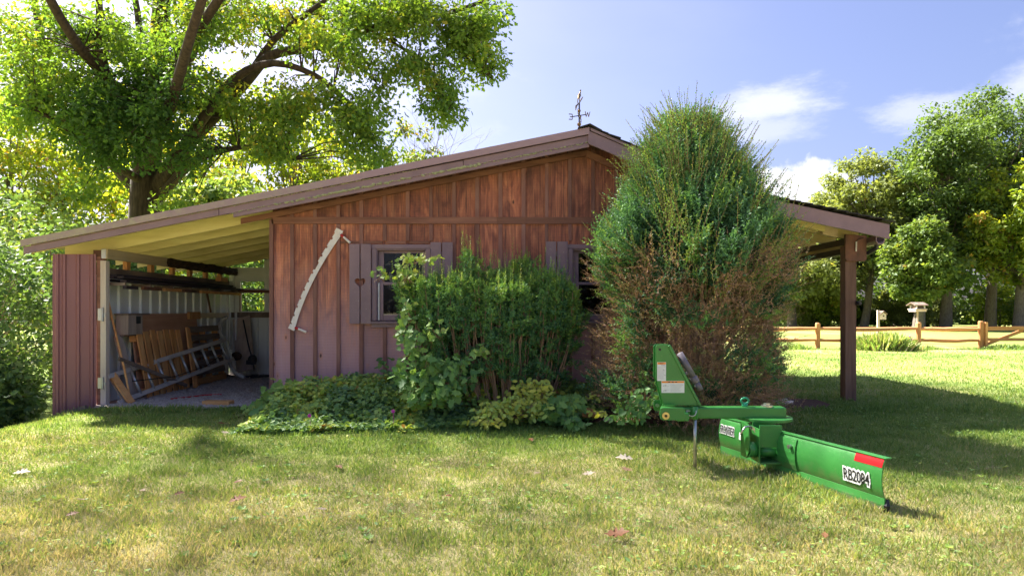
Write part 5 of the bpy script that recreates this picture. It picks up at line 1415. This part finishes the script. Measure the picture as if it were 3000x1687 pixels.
# ------------------------------------------------------------------ the old oak behind the lean-to
def tubes_limb(q, pts, r0, r1, n=8):
    pts = [Vector(p) for p in pts]; k = len(pts)
    fine = []
    for i in range(k - 1):
        p0, p1, p2, p3 = pts[max(i-1, 0)], pts[i], pts[i+1], pts[min(i+2, k-1)]
        for t in (0, .33, .67):
            fine.append(.5 * ((2*p1) + (p2-p0)*t + (2*p0-5*p1+4*p2-p3)*t*t + (3*p1-p0-3*p2+p3)*t**3))
    fine.append(pts[-1])
    m = len(fine); q.tube(fine, [r0 + (r1 - r0) * (i / (m - 1)) ** .8 for i in range(m)], n, False)
    return fine
def oak():
    rs = np.random.RandomState(81); Y = 17.0
    base = at(425, 1010, Y); base.z = -.3
    root = empty('oak_tree', base, 'huge old oak with spreading limbs behind the open lean-to', 'tree')
    q = MB()
    P = lambda x, y, dy=0: at(x, y, Y + dy)
    tk = tubes_limb(q, [base, P(425, 800), P(428, 600), P(430, 500), P(440, 400), P(455, 250), P(470, 60), P(480, -200), P(470, -600, .5), P(480, -1000, 0)], .50, .10, 14)
    S = list(tk[9:])
    limbs = [
        ([P(450,560), P(510,470,-.3), P(600,370,-.6), P(720,240,-1), P(790,165,-1.2), P(900,140,-1.3), P(1080,85,-1.5), P(1250,55,-1.5), P(1400,10,-1.4), P(1500,-60,-1.2)], .20, .03),
        ([P(470,560), P(540,430,-.8), P(600,340,-1.2), P(690,230,-1.6), P(800,185,-1.9), P(920,220,-2), P(1000,280,-2.1), P(1045,350,-2.2)], .17, .03),
        ([P(445,420), P(500,300,.3), P(560,160,.4), P(640,30,.5), P(760,-120,.5), P(900,-300,.3)], .18, .05),
        ([P(720,240,-1), P(800,120,-1.1), P(900,40,-1), P(1000,-30,-1), P(1150,-120,-1)], .10, .03),
        ([P(470,575), P(560,480,-1), P(660,440,-1.8), P(780,430,-2.2), P(850,470,-2.4)], .13, .02),
        ([P(400,560), P(330,480,.2), P(250,400,.1), P(170,260,0), P(115,90,0), P(90,-90,0), P(40,-350,0)], .16, .05),
        ([P(430,480), P(360,330,-1), P(300,180,-1.8), P(290,0,-2.2), P(260,-250,-2.6)], .15, .05),
        ([P(435,420), P(400,260,.6), P(410,100,1.2), P(380,-100,1.5), P(330,-450,2)], .16, .05),
        ([P(430,500), P(480,360,-2), P(520,240,-3.5), P(560,100,-4.8), P(640,-150,-6), P(700,-400,-7)], .16, .05),
        ([P(430,540), P(300,460,-1.5), P(200,380,-2.5), P(120,330,-3)], .12, .03),
        ([P(455,250), P(600,60,-2.5), P(760,-200,-4), P(900,-500,-5)], .14, .05),
        ([P(440,350), P(240,150,-2.8), P(60,-150,-4.5), P(-150,-400,-5.5)], .14, .05),
        ([P(1250,55,-1.5), P(1320,110,-1.6), P(1390,190,-1.7), P(1440,230,-1.7)], .035, .01),
        ([P(1080,85,-1.5), P(1190,150,-1.7), P(1280,240,-1.8), P(1320,320,-1.9)], .04, .01),
        ([P(920,140,-1.3), P(1040,190,-1.6), P(1120,260,-1.8)], .04, .01),
    ]
    for pts, r0, r1 in limbs: S += tubes_limb(q, pts, r0, r1, 8)[2:]
    S_np = np.array([tuple(s) for s in S])
    # clumps: pixels of the outline, distance band, number, tint
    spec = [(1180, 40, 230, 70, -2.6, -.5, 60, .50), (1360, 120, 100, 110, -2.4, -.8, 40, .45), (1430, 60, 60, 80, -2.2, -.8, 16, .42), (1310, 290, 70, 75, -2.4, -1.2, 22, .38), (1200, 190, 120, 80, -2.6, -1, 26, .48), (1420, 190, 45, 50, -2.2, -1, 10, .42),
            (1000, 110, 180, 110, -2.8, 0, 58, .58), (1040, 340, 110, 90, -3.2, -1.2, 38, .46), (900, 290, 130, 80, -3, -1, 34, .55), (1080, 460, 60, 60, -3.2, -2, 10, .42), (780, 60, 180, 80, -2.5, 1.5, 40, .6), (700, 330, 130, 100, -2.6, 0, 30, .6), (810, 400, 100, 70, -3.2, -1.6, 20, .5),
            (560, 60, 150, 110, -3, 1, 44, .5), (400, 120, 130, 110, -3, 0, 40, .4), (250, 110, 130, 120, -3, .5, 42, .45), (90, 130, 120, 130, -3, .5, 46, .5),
            (300, 330, 150, 110, -3.6, -1.5, 60, .26), (440, 300, 110, 120, -3.6, -1.8, 44, .26), (330, 440, 110, 50, -3.6, -1.8, 22, .24), (160, 280, 120, 110, -3.4, -.8, 40, .36), (60, 330, 80, 80, -3, -.6, 18, .42), (540, 430, 70, 60, -3.4, -1.8, 16, .32), (560, 250, 90, 80, -2.6, -.5, 24, .5), (520, 600, 60, 25, -3, -1.4, 6, .45), (270, 540, 50, 40, -3, -1, 8, .4)]  # low tints here put the near side's shade into the leaf colour
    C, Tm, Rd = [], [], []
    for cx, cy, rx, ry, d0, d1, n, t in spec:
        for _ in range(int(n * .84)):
            o = ball(rs, 1, .5)[0]; C.append(tuple(P(cx + o[0] * rx, cy + o[1] * ry, rs.uniform(d0, d1)))); Tm.append(t + .16 * (t > .33) + rs.normal() * .10); Rd.append(rs.uniform(.26, .46))  # backlit yellow put into the tint, except on the shaded clumps
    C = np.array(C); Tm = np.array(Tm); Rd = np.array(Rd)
    parts = [clumps(rs, C, Rd, 56, .118, L_OAK, Tm, .12, .8, .6, .45)]
    k = np.repeat(np.arange(len(C)), 3); tipd = ball(rs, len(k), .2); tipd[:, 2] = -np.abs(tipd[:, 2]) * .6
    parts.append(clumps(rs, C[k] + tipd * (Rd[k] * 1.15)[:, None], np.full(len(k), .13), 9, .108, L_OAK, Tm[k] - .04, .10, .9, .5, .6))
    # the unseen crown above the picture, leaves spread thin to dapple the lawn
    n = 200
    o = ball(rs, n, .34); C2 = np.array([-7.8, 15.0, 13.4]) + o * np.array([6.8, 7.4, 5.4])
    C2 = C2[(C2[:, 2] > 9.8) | (C2[:, 1] > 17.5)]
    parts.append(clumps(rs, C2, rs.uniform(1.7, 2.5, len(C2)), 190, .125, L_RHOMB, np.full(len(C2), .5), .14, .8, .8, .4, .36))
    for c in np.concatenate([C, C2]):
        dd_ = S_np - c; k = np.argmin((dd_ ** 2).sum(1) + 2.0 * np.maximum(0, S_np[:, 2] - c[2] + .2) ** 2)
        a, b = Vector(S_np[k]), Vector(c); m = a.lerp(b, .55) + Vector((rs.normal() * .08, rs.normal() * .08, .12))
        q.tube([a, m, b], [.022, .013, .004], 3, False)
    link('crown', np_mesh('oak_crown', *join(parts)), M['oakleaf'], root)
    q.build('trunk', M['bark'], root, True)
oak()

# ------------------------------------------------------------------ trees, generic
def make_tree(name, label, x, y, top, hw, mat, seed, nclump=110, per=60, lsize=.30, low=.16, tint=.5, trunk_r=None, bark='barkgrey', tmpl=L_RHOMB, group=None, bend=0.0, cat='tree', crad=.16, deep=None, shape=.45):
    rs = np.random.RandomState(seed)
    z0 = float(gz(x, y)) - .1; H = top - z0
    root = empty(name, (x, y, z0), label, cat, group)
    q = MB(); tr = trunk_r or H * .016
    ctr = np.array([x, y, z0 + H * (low + 1) / 2]); sz = np.array([hw, deep or hw, H * (1 - low) / 2])
    path = [Vector((x + bend * math.sin(t * 3.0) * (1 - .4 * t), y, z0 + H * .9 * t)) for t in (0, .15, .3, .45, .6, .8, 1)]
    q.tube(path, [tr * 1.25, tr, tr * .85, tr * .7, tr * .5, tr * .25, tr * .06], 8, False)
    o = ball(rs, nclump, shape)
    ztaper = 1 - .35 * np.clip(o[:, 2], 0, 1) ** 1.5
    C = ctr + o * sz * np.stack([ztaper, ztaper, np.ones(nclump)], 1)
    C[:, :2] += rs.normal(size=(nclump, 2)) * hw * .06
    R_ = hw * crad * rs.uniform(.75, 1.5, nclump)
    for c in C[::2]:
        t = np.clip((c[2] - z0) / H * .72, .12, .95); j = min(int(t * 6), 5)
        tt = [0, .15, .3, .45, .6, .8, 1]; j = max(i for i in range(6) if tt[i] <= t); a = path[j].lerp(path[j+1], (t - tt[j]) / (tt[j+1] - tt[j])); b = Vector(c)
        m = a.lerp(b, .5) + Vector((0, 0, .04 * H * rs.rand()))
        q.tube([a, m, b], [tr * .32, tr * .18, tr * .05], 4, False)
    q.build('trunk', M[bark], root, True)
    tm = tint + .10 * rs.normal(size=nclump)
    link('crown', np_mesh(name + '_crown', *clumps(rs, C, R_, per, lsize, tmpl, tm, .15, .72, .8, .3)), mat, root)
    return root

# trees behind the roof (left half of the picture)
def pxw(px_, Y): return (px_ - 1500) / F_PX * Y
def pyz(py_, Y): return CAM_H - (py_ - 910) / F_PX * Y
BG = [(30, 28, 230, 3.6, 'wood_a', 'sunlit yellow-green tree at the left edge beyond the oak'), (190, 30, 190, 3.6, 'wood_a', 'bright tree seen just left of the oak trunk, behind it'), (340, 33, 200, 3.6, 'wood_a', 'green tree hidden behind the oak trunk'),
      (560, 27, 190, 3.2, 'wood_a', 'bright backlit tree just right of the oak trunk'), (710, 31, 200, 3.4, 'wood_a', 'yellow-green tree behind the middle of the low oak limbs'), (860, 28, 250, 2.6, 'wood_a', 'tall sunlit tree behind the roof under the longest oak limb'),
      (990, 34, 330, 3.0, 'wood_a', 'yellow-green tree above the middle of the rake, behind the roof'), (1100, 30, 400, 2.0, 'wood_b', 'darker tree close behind the roof under the oak tips'), (1215, 36, 340, 2.2, 'wood_b', 'olive tree beside the bare tree behind the roof'), (1330, 40, 455, 2.2, 'wood_a', 'low yellow tree just left of the ridge behind the roof'),
      (640, 22, 470, 2.2, 'bush', 'low bushy tree right behind the lean-to roof')]
for i, (p, Y, ty, hw, mt, lab) in enumerate(BG):
    make_tree('background_tree', lab, pxw(p, Y), Y, pyz(ty, Y), hw, M[mt], 100 + i, 105, 62, .24, .10, .62, group='trees behind the barn', crad=.20, trunk_r=.13)
def bare_tree():
    rnd = random.Random(77); Y = 33.0; x = pxw(1255, Y)
    r = empty('bare_tree', (x, Y, 0), 'leafless grey tree showing above the barn roof', 'tree'); q = MB()
    def grow(p, d, l, rad, k):
        e = p + d * l; m = p + d * l * .5 + Vector((rnd.gauss(0, .06), rnd.gauss(0, .06), .03)) * l
        q.tube([p, m, e], [rad, rad * .8, rad * .6], 4 if k < 3 else 3, False)
        if k >= 6: return
        for _ in range(2 if k < 2 else rnd.choice((2, 3))):
            nd = (d + Vector((rnd.gauss(0, .46), rnd.gauss(0, .46), rnd.gauss(.06, .22)))).normalized()
            grow(e, nd, l * rnd.uniform(.66, .86), rad * .58, k + 1)
    grow(Vector((x, Y, -.1)), Vector((.05, 0, 1)), 3.4, .13, 0)
    q.build('trunk', M['twig_grey'], r)
bare_tree()

# bushes at the left, before and behind the lean-to
SH = [(-6.75, 8.75, 1.15, .62, 'broad green bush beside the open metal door', .075, .35, L_MAPLE), (-7.35, 9.7, 2.7, .95, 'tall leafy shrub at the left edge behind the metal door', .085, .40, L_OVAL), (-6.55, 8.2, .42, .42, 'low yellowing weed clump at the foot of the bush', .06, .55, L_MAPLE),
      (-8.6, 11.4, 3.9, 1.5, 'large sunny shrub left of the lean-to roof', .10, .55, L_OVAL), (-7.1, 12.4, 3.2, 1.0, 'dark shrub pressed against the lean-to side wall', .09, .40, L_OVAL), (-6.2, 15.2, 3.3, 1.2, 'shrub behind the left end of the lean-to', .10, .45, L_OVAL),
      (-4.4, 15.6, 3.0, 1.2, 'shrub seen through the back window of the lean-to', .10, .62, L_OVAL), (-9.6, 14.2, 4.6, 1.9, 'wide bright shrub under the oak at the left edge', .11, .62, L_OVAL)]
for i, (x, y, h, w, lab, ls, ti, tm) in enumerate(SH):
    make_tree('shrub', lab, x, y, h + float(gz(x, y)), w, M['bush'], 200 + i, 110 if h > 1 else 50, 36, ls * 1.08, .02, ti, trunk_r=.03, bark='twig', tmpl=tm, group='shrubs round the lean-to', cat='shrub', crad=.24, shape=.4)

# woods on the right, beyond the fence
WD = [(2320, 50, 700, 4.2, 'wood_c', 'pale tree seen between the tall yew and the porch post', .55, 0), (2415, 53, 560, 4.0, 'wood_c', 'olive tree above the porch roof end', .5, .2), (2530, 49, 455, 3.4, 'wood_c', 'tall olive tree with a pale curved trunk right of the porch post', .52, .7),
      (2625, 56, 520, 4.0, 'wood_b', 'green tree between the olive tree and the tallest maple', .5, .2), (2770, 47, 330, 4.2, 'wood_b', 'dark green maple left of the tallest crown', .34, .2), (2900, 50, 235, 5.6, 'wood_b', 'tallest broad dark maple crown at the top right', .30, .3), (2985, 44, 480, 3.2, 'wood_a', 'sunlit yellow-orange maple at the right edge', .62, .2),
      (2690, 44, 640, 2.6, 'wood_b', 'lower maple left of the thick trunk', .55, .2), (3120, 47, 360, 4.2, 'wood_b', 'maple just beyond the right edge of the picture', .45, .2), (2230, 58, 640, 4.4, 'wood_c', 'tree behind the tall yew on the far side of the field', .5, 0)]
for i, (p, Y, ty, hw, mt, lab, ti, bend) in enumerate(WD):
    make_tree('woodland_tree', lab, pxw(p, Y), Y, pyz(ty, Y), hw, M[mt], 300 + i, 175, 125, .28, .26, ti - .04, trunk_r=.34 if bend < .5 else .26, group='trees beyond the far fence', bend=bend, crad=.17)
q = MB()
UB = [(2350, 52, 850, 1.8), (2430, 51, 800, 2.0), (2500, 53, 880, 1.5), (2665, 50, 810, 1.8), (2745, 52, 870, 1.5), (2930, 53, 830, 2.2), (3020, 50, 860, 1.8), (2590, 54, 850, 1.6)]
LB = ['low pale bush at the wood edge beside the tall yew', 'yellow-green bush at the wood edge left of the porch post', 'small bush at the wood edge right of the porch post', 'grey-green bush at the wood edge behind the bird feeder', 'low bush between the bird feeder and the thick trunk', 'bush under the right-hand maple', 'bush at the wood edge by the right border', 'bush behind the curved trunk']
for i, (p, Y, ty, hw) in enumerate(UB):
    make_tree('edge_bush', LB[i], pxw(p, Y), Y, pyz(ty, Y), hw, M[('wood_c', 'wood_a', 'wood_b', 'wood_c')[i % 4]], 400 + i, 60, 90, .21, .0, .5, group='bushes along the wood edge', cat='bush', crad=.24, trunk_r=.05)
def far_wood():
    rs = np.random.RandomState(91); n = 1100
    x = rs.uniform(-60, 75, n); z = rs.rand(n) ** 1.5 * (7 + 3 * vnoise(x, 0 * x, 6, 2)); y = 64 + rs.uniform(-2, 3, n)
    tag(link('far_wood', np_mesh('far_wood', *clumps(rs, np.stack([x, y, z], 1), rs.uniform(.9, 1.8, n), 40, .65, L_RHOMB, .35 + .1 * rs.normal(size=n), .15)), M['wood_b']), 'dark mass of woodland behind the nearer trees', 'woodland', kind='stuff')
far_wood()
# trees out of the picture on the left added for their dappled shade on the front lawn
for i, (x, y, h, w, lab, nc) in enumerate(((-12.5, 7.5, 14.5, 3.6, 'tall tree left of the picture whose shade falls on the lawn', 68), (-10.5, 2.2, 13.0, 3.6, 'unseen tree on the left, added to dapple the lawn with shade', 64))):
    make_tree('shade_tree', lab, x, y, h, w, M['wood_b'], 500 + i, nc, 210, .13, .30, .5, trunk_r=.25, crad=.55)

# ------------------------------------------------------------------ lawn grass, weeds, fallen leaves
def grass():
    rs = np.random.RandomState(95); parts = []
    T = (np.array(L_BLADE[0]) * [1, .085, 1], L_BLADE[1])
    def put(n, ymin, ymax, pw, xl, xr, smin, smax, wide=1.0):
        y = ymin + (ymax - ymin) * rs.rand(n) ** pw
        x = xl(y) + (xr(y) - xl(y)) * rs.rand(n)
        fyb = 7.05 + .30 * np.clip(x + 1.5, 0, 3)
        ok = ~((x > -2.8) & (x < 1.05) & (y > fyb)) & ~((x > -5.45) & (x < 2.85) & (y > 8.72)) & ~(((x - 3.55) / .6) ** 2 + ((y - 8.95) / .35) ** 2 < 1) & ~((x > .5) & (x < 2.9) & (y > 7.6))
        x, y = x[ok], y[ok]; m = len(x)
        dr = dryness(x, y); tuft = vnoise(x, y, .16, 31)
        du = unit(np.stack([rs.normal(size=m) * .42, rs.normal(size=m) * .42, np.ones(m) * .9], 1)); nr = rs.normal(size=(m, 3)) * [1, 1, .2]
        s = rs.uniform(smin, smax, m) * .86 * (.65 + .7 * tuft)
        # longer grass round the implement and along the walls
        s *= 1 + .5 * np.exp(-(((x - 2.0) / .55) ** 2 + ((y - 5.2) / 1.1) ** 2)) + .5 * (np.abs(y - 8.6) < .25)
        ti = np.clip(.09 + .74 * dr + .17 * rs.normal(size=m) + .15 * (rs.rand(m) < .08), 0, 1)
        TT = (np.array(T[0]) * [1, wide, 1], T[1])
        parts.append(leaves(*TT, np.stack([x, y, gz(x, y) - .004], 1), du, nr, s, ti))
    put(172000, 2.2, 6.0, 1.15, lambda y: -.80 * y - .3, lambda y: .80 * y + .3, .030, .062)
    put(110000, 6.0, 9.4, 1.0, lambda y: -.80 * y - .3, lambda y: .80 * y + .3, .035, .072, 1.3)
    for sgn in (-1, 1):
        put(24000, 2.2, 9.4, .8, lambda y: sgn * (.80 * y + .3) if sgn > 0 else -(.80 * y + 3.3), lambda y: .80 * y + 3.3 if sgn > 0 else -(.80 * y + .3), .035, .07, 1.6)
    put(50000, 9.4, 22.0, 1.3, lambda y: np.full_like(y, 2.9), lambda y: 1.0 * y + .5, .04, .07, 2.4)
    tag(link('lawn_grass', np_mesh('lawn_grass', *join(parts)), M['grass']), 'mown lawn grass, green near the barn and drier in front', 'grass', kind='stuff')
    # clover and plantain leaves in the lawn
    n = 9000; y = 2.4 + 6.4 * rs.rand(n) ** .8; x = rs.uniform(-.8, .8, n) * y
    w = vnoise(x, y, .5, 33) + .35 * sstep((y - 5.5) / 2.5); ok = (w > .62) & ~((x > -2.8) & (x < 1.05) & (y > 6.9)) & ~((x > -5.4) & (y > 8.7))
    x, y = x[ok], y[ok]; n = len(x)
    tag(link('clover', np_mesh('clover', *leaves(*L_OVAL, np.stack([x, y, gz(x, y) + .012 + .03 * rs.rand(n)], 1), unit(rs.normal(size=(n, 3)) * [1, 1, .2]), unit(UP + rs.normal(size=(n, 3)) * .3), rs.uniform(.016, .036, n), np.clip(.5 + .15 * rs.normal(size=n), .3, .9))), M['cover']), 'clover and small broad-leaved weeds in the lawn', 'clover', kind='stuff')
grass()
def rosettes():
    rs = np.random.RandomState(98); n = 300; y = 3.2 + 4.9 * rs.rand(n) ** .9; x = rs.uniform(-.78, .78, n) * y
    ok = ~((x > -2.9) & (x < 1.1) & (y > 6.8)) & (vnoise(x, y, .9, 41) > .42); x, y = x[ok], y[ok]; n = len(x); k = 7
    a = np.repeat(rs.rand(n) * 6.28, k) + np.tile(np.arange(k) * 6.28 / k, n) + rs.normal(size=n * k) * .25
    pos = np.repeat(np.stack([x, y, gz(x, y) + .012], 1), k, 0); s = np.repeat(rs.uniform(.022, .045, n), k) * rs.uniform(.7, 1.15, n * k)
    tag(link('lawn_weeds', np_mesh('lawn_weeds', *leaves(*L_OVAL, pos, np.stack([np.cos(a), np.sin(a), .45 + .2 * rs.rand(n * k)], 1), np.tile(UP, (n * k, 1)), s, np.clip(np.repeat(.62 + .12 * rs.normal(size=n), k), .3, .85))), M['vine']), 'plantain rosettes and broad weeds scattered in the lawn', 'weeds', kind='stuff')
rosettes()
def fence_weeds():
    rs = np.random.RandomState(97); T = (np.array(L_BLADE[0]) * [1, .10, 1], L_BLADE[1])
    n = 2600; c = at(2590, 1020, 20.7)
    x = c.x + rs.normal(size=n) * .42; y = c.y + rs.normal(size=n) * .22
    r = empty('flower_clump', (c.x, c.y, 0), 'bushy clump of daylily leaves with pink blooms in front of the fence', 'plant')
    du = unit(np.stack([(x - c.x) * 1.1 + rs.normal(size=n) * .25, rs.normal(size=n) * .35, np.ones(n)], 1))
    link('leaves', np_mesh('daylily', *leaves(*T, np.stack([x, y, 0 * x + .04], 1), du, rs.normal(size=(n, 3)) * [1, 1, .2], rs.uniform(.25, .62, n) * np.exp(-((x - c.x) / 1.1) ** 2), np.clip(.45 + .25 * rs.normal(size=n), 0, 1))), M['grass'], r)
    q = MB()
    for k in range(9): q.sphere((c.x + rs.normal() * .35, c.y - .15, .30 + rs.rand() * .25), .03, 6, 4)
    q.build('blooms', M['flower'], r)
    n = 5000; x = rs.uniform(8.5, 16.5, n); y = 21.2 + rs.normal(size=n) * .22
    tag(link('fence_weeds', np_mesh('fence_weeds', *leaves(*T, np.stack([x, y, 0 * x], 1), unit(rs.normal(size=(n, 3)) * [.5, .5, 0] + UP), rs.normal(size=(n, 3)) * [1, 1, .2], rs.uniform(.08, .22, n) * (.4 + vnoise(x, y * 0, .8, 3)), np.clip(.25 + .2 * rs.normal(size=n), 0, 1))), M['grass']), 'unmown grass along the foot of the fence', 'grass', kind='stuff')
fence_weeds()
FL = [(668, 1474, .15, .15, 'large reddish oak leaf lying on the left front lawn'), (682, 1415, .09, .2, 'small reddish leaf behind the large oak leaf'), (508, 1453, .09, .2, 'upturned orange leaf left of the large oak leaf'), (1770, 1578, .17, .1, 'biggest rust-brown leaf, on the front lawn below the blade stand'), (1560, 1295, .11, .15, 'brown leaf on the grass below the golden plant'),
      (660, 1240, .10, .3, 'small orange leaf on the green grass before the lean-to'), (1325, 1460, .06, .2, 'tiny orange leaf near the middle of the lawn'), (2418, 1582, .08, .4, 'small pinkish leaf on the lawn below the blade'), (36, 1392, .16, .75, 'pale curled leaf at the left edge of the lawn'), (250, 1470, .11, .8, 'pale dry leaf on the far left of the front lawn'),
      (408, 1440, .10, .7, 'tan dry leaf left of the orange leaves'), (672, 1268, .10, .85, 'small pale leaf in the green grass before the ground cover'), (1588, 1390, .11, .8, 'pale leaf left of the white one, on the sunny grass'), (1705, 1396, .12, .9, 'curled pale leaf standing up before the sunny patch'), (1858, 1350, .19, 1.0, 'largest white leaf on the grass left of the parking stand'),
      (1853, 1388, .11, .6, 'flat pinkish leaf just below the white leaf'), (1003, 1372, .11, .5, 'faded brown leaf beside the sunny patch at the left'), (960, 1497, .09, .85, 'thin pale leaf scrap near the large oak leaf'), (190, 1520, .09, .45, 'brown leaf at the far left of the front lawn')]
for i, (px_, py_, s, ti, lab) in enumerate(FL):
    Y = CAM_H * F_PX / (py_ - 910) * .985; x = (px_ - 1500) / F_PX * Y; z = float(gz(x, Y)) + .035
    rs = np.random.RandomState(700 + i); a = rs.rand() * 6.28
    outl = [(0,0),(.14,.06),(.24,.22),(.34,.10),(.46,.34),(.56,.14),(.70,.30),(.78,.12),(1,.03),(1,-.03),(.78,-.12),(.70,-.30),(.56,-.14),(.46,-.34),(.34,-.10),(.24,-.22),(.14,-.06)]
    tv, tf = fan(outl, .0); tv = np.array(tv); tv[:, 2] = .22 * np.abs(tv[:, 1]) + .25 * (tv[:, 0] - .4) ** 2 * (1 if i % 2 else -.6)
    tv = np.concatenate([tv, tv - [0, 0, .012]]); tf = np.concatenate([tf, np.array(tf)[:, ::-1] + len(tv) // 2])
    v, f, t = leaves(tv, tf, np.array([[x, Y, z]]), np.array([[math.cos(a), math.sin(a) * .6, .12]]), np.array([[.15 * rs.normal(), -.35, 1.]]), s * .82, ti)
    tag(link('fallen_leaf', np_mesh('fallen_leaf', v, f, t), M['dead']), lab, 'leaf', 'fallen leaves on the lawn')
